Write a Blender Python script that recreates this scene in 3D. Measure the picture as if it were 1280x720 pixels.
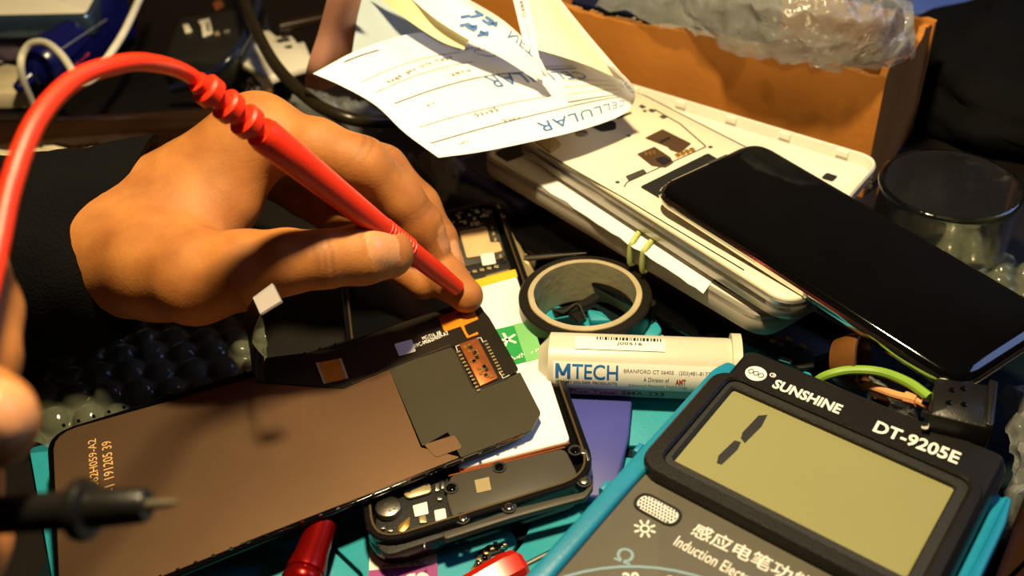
import bpy, bmesh, math, random
import numpy as np
from mathutils import Vector, Matrix, noise as mnoise

random.seed(7)
scene = bpy.context.scene
for o in list(bpy.data.objects):
    bpy.data.objects.remove(o)
COL = scene.collection

# ------------------------------------------------------------------ camera
FPX, PITCH, ROLL, DIST = 1200.0, math.radians(38), math.radians(-4), 0.415
CAM = Vector((0, -DIST * math.cos(PITCH), DIST * math.sin(PITCH)))
FWD = Vector((0, math.cos(PITCH), -math.sin(PITCH)))
_U0 = Vector((0, math.sin(PITCH), math.cos(PITCH)))
_R0 = Vector((1, 0, 0))
RGT = _R0 * math.cos(ROLL) + _U0 * math.sin(ROLL)
UPV = -_R0 * math.sin(ROLL) + _U0 * math.cos(ROLL)
cd = bpy.data.cameras.new('camera')
cam = bpy.data.objects.new('camera', cd)
COL.objects.link(cam)
cam.matrix_world = Matrix((
    (RGT.x, UPV.x, -FWD.x, CAM.x),
    (RGT.y, UPV.y, -FWD.y, CAM.y),
    (RGT.z, UPV.z, -FWD.z, CAM.z),
    (0, 0, 0, 1)))
cd.sensor_width = 36
cd.sensor_fit = 'HORIZONTAL'
cd.lens = 36 * FPX / 1280
cd.clip_start = 0.005
cd.clip_end = 20
cd.dof.use_dof = True
cd.dof.focus_distance = 0.33
cd.dof.aperture_fstop = 10
scene.camera = cam

# ------------------------------------------------------------------ light
w = bpy.data.worlds.new('world')
scene.world = w
w.use_nodes = True
w.node_tree.nodes['Background'].inputs[0].default_value = (0.45, 0.34, 0.24, 1)
w.node_tree.nodes['Background'].inputs[1].default_value = 0.035

def lamp(name, kind, loc, power, color, size, target=None):
    l = bpy.data.lights.new(name, kind)
    l.energy = power
    l.color = color
    if kind == 'AREA':
        l.shape = 'RECTANGLE'
        l.size, l.size_y = size
    else:
        l.shadow_soft_size = size
    o = bpy.data.objects.new(name, l)
    COL.objects.link(o)
    o.location = loc
    if target is not None:
        d = Vector(target) - Vector(loc)
        o.rotation_euler = d.to_track_quat('-Z', 'Y').to_euler()
    return o
lamp('desk_lamp_light', 'POINT', (0.0, -0.09, 0.46), 15.5, (1.0, 0.78, 0.42), 0.022)
lamp('window_light', 'AREA', (1.1, 0.15, 0.8), 4.5, (0.35, 0.5, 1.0), (0.6, 0.5), (0.1, 0.1, 0))
scene.view_settings.view_transform = 'Standard'
scene.view_settings.look = 'None'
scene.view_settings.exposure = 0.0
scene.view_settings.gamma = 1.0

# ------------------------------------------------------------------ helpers: pixel to place
def ray(px, py):
    return FWD + RGT * ((px - 640) / FPX) + UPV * ((360 - py) / FPX)
def P(px, py, z):
    d = ray(px, py)
    return CAM + d * ((z - CAM.z) / d.z)
def PD(px, py, depth):
    return CAM + ray(px, py) * depth

class Fr:
    """a flat frame: local x along its long side, local z its normal"""
    def __init__(s, o, x, y):
        o, x, y = P(*o), P(*x), P(*y)
        s.o = o
        s.u = (x - o).normalized()
        s.n = s.u.cross(y - o).normalized()
        s.v = s.n.cross(s.u)
        s.w = (x - o).length
        s.h = (y - o).dot(s.v)
    def loc(s, px, py, h=0.0):
        d = ray(px, py)
        t = ((s.o + s.n * h) - CAM).dot(s.n) / d.dot(s.n)
        q = CAM + d * t - s.o
        return (q.dot(s.u), q.dot(s.v))
    def poly(s, pts, h=0.0):
        r = [s.loc(x, y, h) for x, y in pts]
        a = sum(r[i - 1][0] * r[i][1] - r[i][0] * r[i - 1][1] for i in range(len(r)))
        return r if a > 0 else r[::-1]
    @property
    def mat(s):
        return Matrix(((s.u.x, s.v.x, s.n.x, s.o.x), (s.u.y, s.v.y, s.n.y, s.o.y),
                       (s.u.z, s.v.z, s.n.z, s.o.z), (0, 0, 0, 1)))

def flat(z=0.0, at=(0, 0), rot=0.0):
    f = Fr.__new__(Fr)
    f.o = Vector((at[0], at[1], z))
    f.u = Vector((math.cos(rot), math.sin(rot), 0))
    f.v = Vector((-math.sin(rot), math.cos(rot), 0))
    f.n = Vector((0, 0, 1))
    return f

# ------------------------------------------------------------------ helpers: materials
def lin(c):
    r = []
    for v in c[:3]:
        v = v / 255.0
        r.append(v / 12.92 if v <= 0.04045 else ((v + 0.055) / 1.055) ** 2.4)
    return (*r, 1)
MATS = {}
def pm(name, col, rough=0.5, metal=0.0, var=0.12, scale=60, bump=0.0, bscale=300, spec=0.5,
       alpha=1.0, trans=0.0, coat=0.0, ior=1.45, sss=0.0, col2=None):
    if name in MATS:
        return MATS[name]
    m = bpy.data.materials.new(name)
    m.use_nodes = True
    nt = m.node_tree
    b = nt.nodes['Principled BSDF']
    tc = nt.nodes.new('ShaderNodeTexCoord')
    n = nt.nodes.new('ShaderNodeTexNoise')
    n.inputs['Scale'].default_value = scale
    n.inputs['Detail'].default_value = 4
    nt.links.new(tc.outputs['Object'], n.inputs['Vector'])
    cr = nt.nodes.new('ShaderNodeValToRGB')
    c = lin(col)
    lo = tuple(v * (1 - var) for v in c[:3]) + (1,)
    hi = lin(col2) if col2 else tuple(min(1, v * (1 + var)) for v in c[:3]) + (1,)
    cr.color_ramp.elements[0].color = lo
    cr.color_ramp.elements[0].position = 0.3
    cr.color_ramp.elements[1].color = hi
    cr.color_ramp.elements[1].position = 0.7
    nt.links.new(n.outputs['Fac'], cr.inputs['Fac'])
    nt.links.new(cr.outputs['Color'], b.inputs['Base Color'])
    b.inputs['Roughness'].default_value = rough
    b.inputs['Metallic'].default_value = metal
    b.inputs['Specular IOR Level'].default_value = spec
    b.inputs['Alpha'].default_value = alpha
    b.inputs['Transmission Weight'].default_value = trans
    b.inputs['Coat Weight'].default_value = coat
    b.inputs['IOR'].default_value = ior
    if sss:
        b.inputs['Subsurface Weight'].default_value = sss
        b.inputs['Subsurface Radius'].default_value = (1.0, 0.35, 0.15)
        b.inputs['Subsurface Scale'].default_value = 0.004
    if bump:
        n2 = nt.nodes.new('ShaderNodeTexNoise')
        n2.inputs['Scale'].default_value = bscale
        n2.inputs['Detail'].default_value = 5
        nt.links.new(tc.outputs['Object'], n2.inputs['Vector'])
        bp = nt.nodes.new('ShaderNodeBump')
        bp.inputs['Strength'].default_value = bump
        bp.inputs['Distance'].default_value = 0.001
        nt.links.new(n2.outputs['Fac'], bp.inputs['Height'])
        nt.links.new(bp.outputs['Normal'], b.inputs['Normal'])
    MATS[name] = m
    return m

TEAL = pm('teal_silicone', (38, 150, 170), 0.55, var=0.08, bump=0.15, bscale=900)
TEAL_DK = pm('teal_groove', (5, 24, 30), 0.8, spec=0.2)
TEAL_RUB = pm('teal_rubber', (20, 125, 160), 0.42, var=0.08, bump=0.1, bscale=600)
DESK = pm('desk_wood', (14, 9, 6), 0.5, var=0.4, scale=18, bump=0.2, bscale=120)
BLACK_PL = pm('black_plastic', (20, 19, 18), 0.35, bump=0.15, bscale=1500)
BLACK_MT = pm('black_matte', (24, 23, 21), 0.6, bump=0.2, bscale=1200)
BLACK_GL = pm('black_glass', (6, 6, 7), 0.06, spec=0.5)
BLACK_FR = pm('black_frame_gloss', (13, 13, 15), 0.22)
PANEL_GR = pm('panel_grey', (88, 84, 74), 0.5, var=0.06, bump=0.1, bscale=1500)
DARK_GR = pm('dark_grey_plastic', (66, 62, 54), 0.5, var=0.1)
LCDGLASS = pm('lcd_glass', (142, 140, 96), 0.22, var=0.04, scale=12, coat=0.6)
WHITE = pm('white_paint', (235, 232, 222), 0.5, var=0.03)
WHITE_PL = pm('white_plastic', (228, 224, 212), 0.35, var=0.04, scale=30)
CREAM = pm('cream_chassis', (232, 224, 198), 0.42, var=0.05, scale=40)
SILVER = pm('silver_metal', (190, 188, 182), 0.28, metal=0.9, var=0.06)
SILVER_PL = pm('silver_paint', (170, 166, 158), 0.32, metal=0.5, var=0.06)
CHROME = pm('chrome', (205, 203, 200), 0.12, metal=1.0, var=0.02)
STEEL = pm('steel', (160, 156, 148), 0.3, metal=1.0)
GOLD = pm('gold_contact', (214, 170, 90), 0.3, metal=0.8, var=0.1)
BRASS = pm('pale_brass', (190, 172, 130), 0.38, metal=0.6, var=0.12)
COPPER = pm('copper_foil', (190, 110, 60), 0.35, metal=0.7, var=0.15, scale=200)
KAPTON = pm('orange_film', (225, 130, 30), 0.35, var=0.12, scale=300)
BEIGE = pm('beige_pad', (214, 178, 128), 0.6, var=0.08)
INK_W = pm('white_ink', (235, 232, 222), 0.6, var=0.02)
INK_K = pm('black_ink', (22, 22, 26), 0.6)
INK_B = pm('blue_ink', (30, 100, 170), 0.6)
INK_BL = pm('light_blue_ink', (55, 105, 170), 0.6)
INK_G = pm('grey_ink', (92, 92, 104), 0.7)
INK_R = pm('red_ink', (200, 60, 30), 0.6)
INK_PALE = pm('pale_blue_ink', (120, 150, 165), 0.6)
RED_RUB = pm('red_rubber', (228, 46, 18), 0.42, var=0.06, bump=0.12, bscale=900)
RED_MET = pm('red_anodised', (150, 14, 10), 0.25, metal=0.7, var=0.1)
RED_PL = pm('red_plastic', (190, 30, 14), 0.25, var=0.1)
CARD = pm('cardboard', (186, 118, 42), 0.75, var=0.1, scale=25, bump=0.25, bscale=250)
PAPER = pm('receipt_paper', (240, 240, 238), 0.7, var=0.015)
PAPER_Y = pm('yellow_copy_paper', (236, 228, 178), 0.7, var=0.02)
PAPER_C = pm('cream_paper', (246, 236, 206), 0.7, var=0.02)
PINK = pm('pink_card', (206, 150, 128), 0.6, var=0.05)
NAVY = pm('navy_plastic', (12, 17, 78), 0.22, var=0.1)
PURPLE = pm('purple_blue_card', (66, 70, 150), 0.5, var=0.06)
BATT_W = pm('battery_wrap', (248, 246, 240), 0.4, var=0.01)
YELLOW = pm('yellow_tape', (240, 190, 50), 0.4)
GREEN = pm('green_label', (40, 150, 75), 0.45, var=0.06)
GREEN_LT = pm('green_label_light', (120, 190, 120), 0.45, var=0.06)
TAPE = pm('electrical_tape', (26, 24, 20), 0.3, var=0.2, bump=0.1, bscale=700)
CORE = pm('card_core', (172, 158, 126), 0.7, var=0.14, scale=90, bump=0.2, bscale=300)
TUBE_PL = pm('tube_translucent', (206, 200, 182), 0.35, var=0.04)
LABEL = pm('tube_label', (238, 234, 222), 0.5, var=0.02)
PURP_BAND = pm('magenta_print', (150, 60, 130), 0.5)
RUBBERB = pm('pale_green_rubber', (186, 196, 120), 0.5)
GRN_WIRE = pm('green_wire', (128, 165, 60), 0.4)
ORG_WIRE = pm('orange_wire', (222, 156, 105), 0.45)
AMBER = pm('amber_plastic', (98, 62, 28), 0.3, var=0.2)
BROWN = pm('brown_lacquer', (38, 21, 9), 0.22, var=0.3, scale=25)
CLOTH_K = pm('black_knit', (6, 5, 5), 0.9, var=0.3, bump=0.6, bscale=900, spec=0.15)
CLOTH_C = pm('cream_cloth', (214, 200, 160), 0.9, var=0.1, bump=0.6, bscale=700)
BAG_K = pm('black_bag', (7, 7, 8), 0.8, var=0.3, bump=0.3, bscale=80, spec=0.12)
BLUE_PAN = pm('blue_panel', (70, 95, 175), 0.6, var=0.08)
WALL = pm('wall_paint', (84, 68, 50), 0.8, var=0.05, scale=3)
CABLE_K = pm('black_cable', (34, 29, 18), 0.28)
CABLE_W = pm('white_cable', (226, 220, 196), 0.4)
NAIL_M = None

def foil_mat():
    m = pm('bronze_foil', (150, 118, 90), 0.40, metal=0.9, var=0.12, scale=14, bump=0.2, bscale=16)
    return m
FOIL = foil_mat()
GRAPH = pm('graphite_film', (58, 54, 40), 0.42, var=0.08, scale=40)
FLEX = pm('black_flex', (30, 25, 18), 0.38, var=0.15)

def film_mat(name, tint=(165, 168, 165), alpha=0.24, bscale=120, bstr=0.8, rough=0.16):
    m = pm(name, tint, rough, alpha=alpha, var=0.1, scale=80, bump=bstr, bscale=bscale, spec=0.9)
    return m
FILM = film_mat('clear_film', bscale=180)
FILM_D = film_mat('packed_film', (150, 152, 150), 0.36, 240, 0.9, 0.09)
BUBBLE = film_mat('bubble_film', (120, 125, 105), 0.30, 300, 0.3, 0.10)
BEND_LIT = pm('bend_reflection', (235, 225, 225), 0.08, alpha=0.55, var=0.02, spec=0.9)  # pinkish white reflection of the ribbon bend, put into the colour
def glass_mat():
    m = bpy.data.materials.new('jar_glass')
    m.use_nodes = True
    b = m.node_tree.nodes['Principled BSDF']
    b.inputs['Base Color'].default_value = (0.86, 0.87, 0.78, 1)
    b.inputs['Transmission Weight'].default_value = 1.0
    b.inputs['Roughness'].default_value = 0.03
    b.inputs['IOR'].default_value = 1.45
    nt = m.node_tree
    n = nt.nodes.new('ShaderNodeTexNoise')
    n.inputs['Scale'].default_value = 60
    r = nt.nodes.new('ShaderNodeValToRGB')
    r.color_ramp.elements[0].position = 0.4
    r.color_ramp.elements[0].color = (0.03, 0.03, 0.03, 1)
    r.color_ramp.elements[1].position = 0.75
    r.color_ramp.elements[1].color = (0.25, 0.25, 0.25, 1)
    nt.links.new(n.outputs['Fac'], r.inputs['Fac'])
    nt.links.new(r.outputs['Color'], b.inputs['Roughness'])
    return m
GLASS = glass_mat()

# ------------------------------------------------------------------ helpers: meshes
def rpoly(pts, r, n=5):
    """polygon with rounded corners; r in metres (one value or one for each corner)"""
    out = []
    N = len(pts)
    for i in range(N):
        p = Vector(pts[i][:2]); a = Vector(pts[i - 1][:2]); b = Vector(pts[(i + 1) % N][:2])
        rr = r[i] if isinstance(r, (list, tuple)) else r
        if rr <= 0:
            out += [p.copy() for _ in range(n + 1)]
            continue
        la, lb = (a - p).length, (b - p).length
        s = p + (a - p) * min(rr / la, 0.49)
        e = p + (b - p) * min(rr / lb, 0.49)
        c = p * 0.92 + (s + e) * 0.04
        for k in range(n + 1):
            t = k / n
            out.append(s * (1 - t) ** 2 + c * 2 * t * (1 - t) + e * t * t)
    return [(v.x, v.y) for v in out]
def rect(x0, y0, x1, y1):
    return [(x0, y0), (x1, y0), (x1, y1), (x0, y1)]
def rrect(x0, y0, x1, y1, r, n=5):
    return rpoly(rect(x0, y0, x1, y1), r, n)
def ellipse(cx, cy, rx, ry, n=28, rot=0):
    c, s = math.cos(rot), math.sin(rot)
    return [(cx + rx * math.cos(t) * c - ry * math.sin(t) * s, cy + rx * math.cos(t) * s + ry * math.sin(t) * c)
            for t in [2 * math.pi * i / n for i in range(n)]]
def inset(poly, d):
    N = len(poly)
    out = []
    for i in range(N):
        p = Vector(poly[i])
        j = i - 1
        while (Vector(poly[j]) - p).length < 1e-7 and j > i - N: j -= 1
        k = i + 1
        while (Vector(poly[k % N]) - p).length < 1e-7 and k < i + N: k += 1
        a = (p - Vector(poly[j])).normalized(); b = (Vector(poly[k % N]) - p).normalized()
        na, nb = Vector((-a.y, a.x)), Vector((-b.y, b.x))
        m = na + nb
        if m.length < 1e-6: m = na
        m.normalize()
        q = p + m * (d / max(0.45, m.dot(na)))
        out.append((q.x, q.y))
    return out
def loft(bm, loops, cap0=True, cap1=True, closed=True):
    rows = [[bm.verts.new(p) for p in L] for L in loops]
    n = len(rows[0])
    for a, b in zip(rows, rows[1:]):
        for i in range(n if closed else n - 1):
            j = (i + 1) % n
            try: bm.faces.new((a[i], a[j], b[j], b[i]))
            except ValueError: pass
    if cap0: bm.faces.new(rows[0][::-1])
    if cap1: bm.faces.new(rows[-1])
def prism(bm, poly, z0, z1, bev=0.0):
    L = []
    if bev:
        i1, i2 = inset(poly, bev), inset(poly, bev * 0.35)
        L = [(i1, z0), (i2, z0 + bev * 0.35), (poly, z0 + bev), (poly, z1 - bev), (i2, z1 - bev * 0.35), (i1, z1)]
    else:
        L = [(poly, z0), (poly, z1)]
    loft(bm, [[(x, y, z) for x, y in p] for p, z in L])
def ring(bm, outer, inner, z0, z1, bev=0.0):
    L = [(inner, z0), (outer, z0)]
    if bev:
        L += [(outer, z1 - bev), (inset(outer, bev), z1), (inset(inner, -bev), z1), (inner, z1 - bev)]
    else:
        L += [(outer, z1), (inner, z1)]
    L.append((inner, z0))
    loft(bm, [[(x, y, z) for x, y in p] for p, z in L], False, False)
def smooth(pts, n=8):
    pts = [Vector(p) for p in pts]
    if len(pts) < 3:
        return pts
    q = [pts[0] * 2 - pts[1]] + pts + [pts[-1] * 2 - pts[-2]]
    out = []
    for i in range(1, len(q) - 2):
        a, b, c, d = q[i - 1], q[i], q[i + 1], q[i + 2]
        for k in range(n):
            t = k / n
            out.append(0.5 * ((2 * b) + (c - a) * t + (2 * a - 5 * b + 4 * c - d) * t * t + (3 * b - a - 3 * c + d) * t ** 3))
    out.append(pts[-1])
    return out
def tube(bm, pts, r, segs=10, ry=None, cap=True):
    """r a number, or a list spread along the points; ry a second radius for flat sections"""
    pts = [Vector(p) for p in pts]
    N = len(pts)
    def rad(v, i):
        if isinstance(v, (int, float)): return v
        f = i / (N - 1) * (len(v) - 1); k = min(int(f), len(v) - 2)
        return v[k] + (v[k + 1] - v[k]) * (f - k)
    t = (pts[1] - pts[0]).normalized()
    a = Vector((0, 0, 1)) if abs(t.z) < 0.9 else Vector((1, 0, 0))
    x = t.cross(a).normalized()
    loops = []
    for i in range(N):
        t = (pts[min(i + 1, N - 1)] - pts[max(i - 1, 0)]).normalized()
        x = (x - t * x.dot(t)).normalized()
        y = t.cross(x)
        ra = rad(r, i); rb = rad(ry, i) if ry is not None else ra
        loops.append([pts[i] + x * (ra * math.cos(2 * math.pi * k / segs)) + y * (rb * math.sin(2 * math.pi * k / segs)) for k in range(segs)])
    loft(bm, loops, cap, cap)
def lathe(bm, prof, segs=28, M=None, cap=True):
    loops = []
    for r, z in prof:
        L = [Vector((r * math.cos(2 * math.pi * k / segs), r * math.sin(2 * math.pi * k / segs), z)) for k in range(segs)]
        loops.append([M @ v for v in L] if M else L)
    loft(bm, loops, cap, cap)
def axis_mat(a, b):
    """matrix that takes local z to the way from a to b, origin at a"""
    a, b = Vector(a), Vector(b)
    q = (b - a).to_track_quat('Z', 'Y')
    return Matrix.Translation(a) @ q.to_matrix().to_4x4()
def box(bm, x0, y0, z0, x1, y1, z1):
    prism(bm, rect(x0, y0, x1, y1), z0, z1)

def finish(bm, name, ang=35):
    bmesh.ops.remove_doubles(bm, verts=bm.verts, dist=1e-7)
    bmesh.ops.recalc_face_normals(bm, faces=bm.faces)
    me = bpy.data.meshes.new(name)
    bm.to_mesh(me)
    bm.free()
    me.polygons.foreach_set('use_smooth', [True] * len(me.polygons))
    me.set_sharp_from_angle(angle=math.radians(ang))
    return me
def link(name, me, mat, parent=None):
    o = bpy.data.objects.new(name, me)
    COL.objects.link(o)
    if me is not None and mat is not None and not me.materials:
        me.materials.append(mat)
    if parent is not None:
        o.parent = parent
    return o
def part(name, mat, parent, fn, *a, ang=35, label=None, **k):
    bm = bmesh.new()
    fn(bm, *a, **k)
    o = link(name, finish(bm, name, ang), mat, parent)
    if label: o['label'] = label
    return o
def tag(o, label, cat, group=None):
    o['label'] = label
    o['category'] = cat
    if group: o['group'] = group
    return o
def thing(name, label, cat, fr=None, group=None):
    o = bpy.data.objects.new(name, None)
    o.empty_display_size = 0.01
    COL.objects.link(o)
    if fr is not None:
        o.matrix_world = fr.mat if isinstance(fr, Fr) else fr
    return tag(o, label, cat, group)
def sheet(ctrl, nu=24, nv=24, close=False):
    """smooth surface through a net of points; returns rows of points"""
    rows = [smooth(r, nu) for r in ctrl]
    cols = [smooth([r[i] for r in rows], nv) for i in range(len(rows[0]))]
    return [[cols[i][j] for i in range(len(cols))] for j in range(len(cols[0]))]
def add_sheet(bm, G, th=0.00015):
    nr, nc = len(G), len(G[0])
    def nrm(j, i):
        a = G[j][min(i + 1, nc - 1)] - G[j][max(i - 1, 0)]
        b = G[min(j + 1, nr - 1)][i] - G[max(j - 1, 0)][i]
        n = a.cross(b)
        return n.normalized() if n.length > 1e-12 else Vector((0, 0, 1))
    N = [[nrm(j, i) for i in range(nc)] for j in range(nr)]
    top = [[bm.verts.new(G[j][i] + N[j][i] * th / 2) for i in range(nc)] for j in range(nr)]
    bot = [[bm.verts.new(G[j][i] - N[j][i] * th / 2) for i in range(nc)] for j in range(nr)]
    for j in range(nr - 1):
        for i in range(nc - 1):
            bm.faces.new((top[j][i], top[j][i + 1], top[j + 1][i + 1], top[j + 1][i]))
            bm.faces.new((bot[j + 1][i], bot[j + 1][i + 1], bot[j][i + 1], bot[j][i]))
    for i in range(nc - 1):
        bm.faces.new((top[0][i + 1], top[0][i], bot[0][i], bot[0][i + 1]))
        bm.faces.new((top[-1][i], top[-1][i + 1], bot[-1][i + 1], bot[-1][i]))
    for j in range(nr - 1):
        bm.faces.new((top[j][0], top[j + 1][0], bot[j + 1][0], bot[j][0]))
        bm.faces.new((top[j + 1][-1], top[j][-1], bot[j][-1], bot[j + 1][-1]))

# lettering: flat mesh characters, fitted between a start, an end and a top
def glyphs(s, bold=0.0, shear=0.0, spacing=1.0, sub=False):
    if s[0] == '~':                       # print too blurred to read: a run of small pen strokes
        rg = random.Random(len(s) * 7 + ord(s[-1]))
        V, F_ = [], []
        for i, ch in enumerate(s[1:]):
            if ch == ' ': continue
            pts = [(i + .1, rg.uniform(0, .3)), (i + .35, rg.uniform(.5, 1)), (i + .6, rg.uniform(0, .4)), (i + .9, rg.uniform(.3, .8))]
            for (x0, y0), (x1, y1) in zip(pts, pts[1:]):
                k = len(V)
                V += [(x0, y0, 0), (x0 + .16, y0, 0), (x1 + .16, y1, 0), (x1, y1, 0)]
                F_.append((k, k + 1, k + 2, k + 3))
        V += [(0, 0, 0), (0, .01, 0), (.01, .01, 0), (0, 1, 0), (.01, 1, 0), (.01, .99, 0)]
        F_ += [(len(V) - 6, len(V) - 5, len(V) - 4), (len(V) - 3, len(V) - 2, len(V) - 1)]
        me = bpy.data.meshes.new('lettering')
        me.from_pydata(V, [], F_)
        co = np.array(V, float)
        co[:, 0] /= co[:, 0].max()
        return me, co
    cu = bpy.data.curves.new('lettering', 'FONT')
    cu.body = s
    cu.size = 1.0
    cu.offset = bold
    cu.shear = shear
    cu.space_character = spacing
    cu.resolution_u = 3
    o = bpy.data.objects.new('lettering', cu)
    COL.objects.link(o)
    dg = bpy.context.evaluated_depsgraph_get()
    me = bpy.data.meshes.new_from_object(o.evaluated_get(dg))
    bpy.data.objects.remove(o)
    bpy.data.curves.remove(cu)
    if sub:
        bm = bmesh.new(); bm.from_mesh(me)
        bmesh.ops.triangulate(bm, faces=bm.faces)
        for _ in range(3):
            es = [e for e in bm.edges if e.calc_length() > .12]
            if not es: break
            bmesh.ops.subdivide_edges(bm, edges=es, cuts=1)
            bmesh.ops.triangulate(bm, faces=bm.faces)
        bm.to_mesh(me); bm.free()
    n = len(me.vertices)
    co = np.empty(n * 3)
    me.vertices.foreach_get('co', co)
    co = co.reshape(-1, 3)
    mn, mx = co.min(0), co.max(0)
    co[:, 0] = (co[:, 0] - mn[0]) / (mx[0] - mn[0])
    co[:, 1] = (co[:, 1] - mn[1]) / max(1e-6, mx[1] - mn[1])
    co[:, 2] = 0
    return me, co
def text(s, fr, p0, p1, ptop, h, mat, parent, name='lettering', bold=0.0, shear=0.0, px=True, spacing=1.0):
    me, co = glyphs(s, bold, shear, spacing)
    a, b, c = [Vector(fr.loc(*q, h)) if px else Vector(q) for q in (p0, p1, ptop)]
    ux = b - a
    uy = Vector((-ux.y, ux.x)).normalized()
    uy = uy * (c - a).dot(uy)
    pts = np.array(a)[None] + co[:, :1] * np.array(ux)[None] + co[:, 1:2] * np.array(uy)[None]
    out = np.concatenate([pts, np.full((len(pts), 1), h + 0.00006)], 1)
    me.vertices.foreach_set('co', out.ravel())
    me.materials.clear()
    me.update()
    return link(name, me, mat, parent)
def text_on_grid(s, G, st0, st1, sttop, mat, parent, off=0.0004, bold=0.0, shear=0.0, spacing=1.0, name='lettering'):
    """print on a curved sheet: positions are (s,t) fractions of its grid"""
    me, co = glyphs(s, bold, shear, spacing, True)
    a, b, c = Vector(st0), Vector(st1), Vector(sttop)
    nr, nc = len(G), len(G[0])
    out = []
    for x, y, _ in co:
        q = a + (b - a) * x + (c - a) * y
        fi = min(max(q.x, 0), 0.9999) * (nc - 1); fj = min(max(q.y, 0), 0.9999) * (nr - 1)
        i, j = int(fi), int(fj); u, v = fi - i, fj - j
        p = (G[j][i] * (1 - u) + G[j][i + 1] * u) * (1 - v) + (G[j + 1][i] * (1 - u) + G[j + 1][i + 1] * u) * v
        n = (G[j][i + 1] - G[j][i]).cross(G[j + 1][i] - G[j][i]).normalized()
        if n.dot(CAM - p) < 0: n = -n
        out += list(p + n * off)
    me.vertices.foreach_set('co', out)
    me.materials.clear()
    me.update()
    return link(name, me, mat, parent)

# ================================================================== the setting
dk = part('desk', DESK, None, lambda bm: prism(bm, rrect(-0.75, -0.45, 0.75, 0.62, 0.01), -0.03, 0.0, 0.002))
tag(dk, 'dark brown wooden workbench under all the clutter', 'desk')

for nm, b in (('floor', (-1.3, -2.3, -.78, 1.6, .7, -.75)), ('ceiling', (-1.3, -2.3, 1.75, 1.6, .7, 1.78)), ('wall_back', (-1.3, .64, -.75, 1.6, .7, 1.75)),
              ('wall_left', (-1.3, -2.3, -.75, -1.25, .64, 1.75)), ('wall_right', (1.55, -2.3, -.75, 1.6, .64, 1.75)), ('wall_front', (-1.25, -2.3, -.75, 1.55, -2.25, 1.75))):
    o = part(nm, WALL, None, lambda bm: box(bm, *b))
    o['kind'] = 'structure'; o['label'] = 'plain beige room ' + nm.split('_')[0]
for x in (-.7, .7):
    for y in (-.4, .57):
        part('desk_leg', DESK, dk, lambda bm: box(bm, x - .025, y - .025, -.75, x + .025, y + .025, -.03))

# ------------------------------------------------------------------ silicone work mat
mt = thing('work_mat', 'teal silicone repair mat under the phones and the multimeter', 'mat', flat(0.0))
part('base_sheet', TEAL_DK, mt, lambda bm: prism(bm, rpoly([(-0.158, -0.24), (0.21, -0.24), (0.21, 0.005), (-0.005, 0.005), (-0.03, -0.09), (-0.158, -0.10)], 0.006, 4), 0.0, 0.0022, 0.0006))
F4 = flat(0.004)
def plate(pts, r=0.002):
    return part('raised_plate', TEAL, mt, lambda bm: prism(bm, rpoly(F4.poly(pts), r, 3), 0.0018, 0.004, 0.0004))
plate([(36, 560), (130, 535), (420, 640), (412, 684), (452, 722), (430, 800), (78, 800)])
plate([(425, 640), (417, 682), (455, 718), (440, 800), (545, 800), (648, 678), (600, 600)])
plate([(654, 678), (552, 800), (900, 800), (1000, 600), (700, 560)])
plate([(690, 380), (1010, 470), (1000, 560), (700, 555), (650, 440)])

# ------------------------------------------------------------------ opened phone
pf = Fr((462, 684, .0175), (750, 596, .0175), (622, 250, .0175))
ph = thing('opened_phone', 'opened black smartphone with bare battery and speaker lying under the loose screen', 'phone', pf)
BL, BR, TR = pf.loc(459, 688), pf.loc(750, 597), pf.loc(624, 246)
TL = (TR[0] - (BR[0] - BL[0]), TR[1] - (BR[1] - BL[1]))
OUT = rpoly([BL, BR, TR, TL], 0.012, 7)
IN1 = inset(OUT, 0.0012); IN2 = inset(OUT, 0.0024)
part('back_shell', BLACK_FR, ph, lambda bm: prism(bm, OUT, -0.0134, -0.0045, 0.0020))
part('side_frame', BLACK_FR, ph, lambda bm: ring(bm, OUT, IN2, -0.0048, 0.0, 0.0005))
part('rim_line', pm('bronze_line', (88, 72, 48), .4, metal=.5), ph, lambda bm: ring(bm, inset(OUT, 0.0019), inset(OUT, 0.0026), -0.002, 0.0003), label='thin brass coloured inner rim')
def phl(pts, r=0.0, n=3, h=0.0): return rpoly(pf.poly(pts, h), r, n)
# battery
bt = part('battery', BATT_W, ph, lambda bm: prism(bm, phl([(566, 360), (644, 338), (713, 549), (572, 585)], 0.002), -0.0045, -0.0004, 0.0008), label='white wrapped battery')
part('yellow_strip', YELLOW, bt, lambda bm: prism(bm, phl([(566, 357), (644, 336), (647, 345), (568, 367)], 0.0003), -0.0012, -0.0002))
part('green_label', GREEN, bt, lambda bm: prism(bm, phl([(560, 425), (650, 404), (664, 450), (575, 473)], 0.0005), -0.0012, -0.0002))
part('light_label', GREEN_LT, bt, lambda bm: prism(bm, phl([(642, 405), (664, 400), (680, 446), (658, 452)], 0.0005), -0.0012, -0.00015))
def sparks(bm):
    for a in range(5):
        an = 0.4 + a * 1.25
        c = Vector(pf.loc(634, 424)); d = Vector((math.cos(an), math.sin(an)))
        n = Vector((-d.y, d.x)) * 0.0005
        prism(bm, [tuple(c + n), tuple(c - n), tuple(c + d * 0.004 - n), tuple(c + d * 0.004 + n)], -0.0002, -0.00008)
part('battery_emblem', INK_W, bt, sparks)
text('~abc de', pf, (640, 452), (677, 440), (638, 444), 0.0, INK_W, bt)
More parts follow.
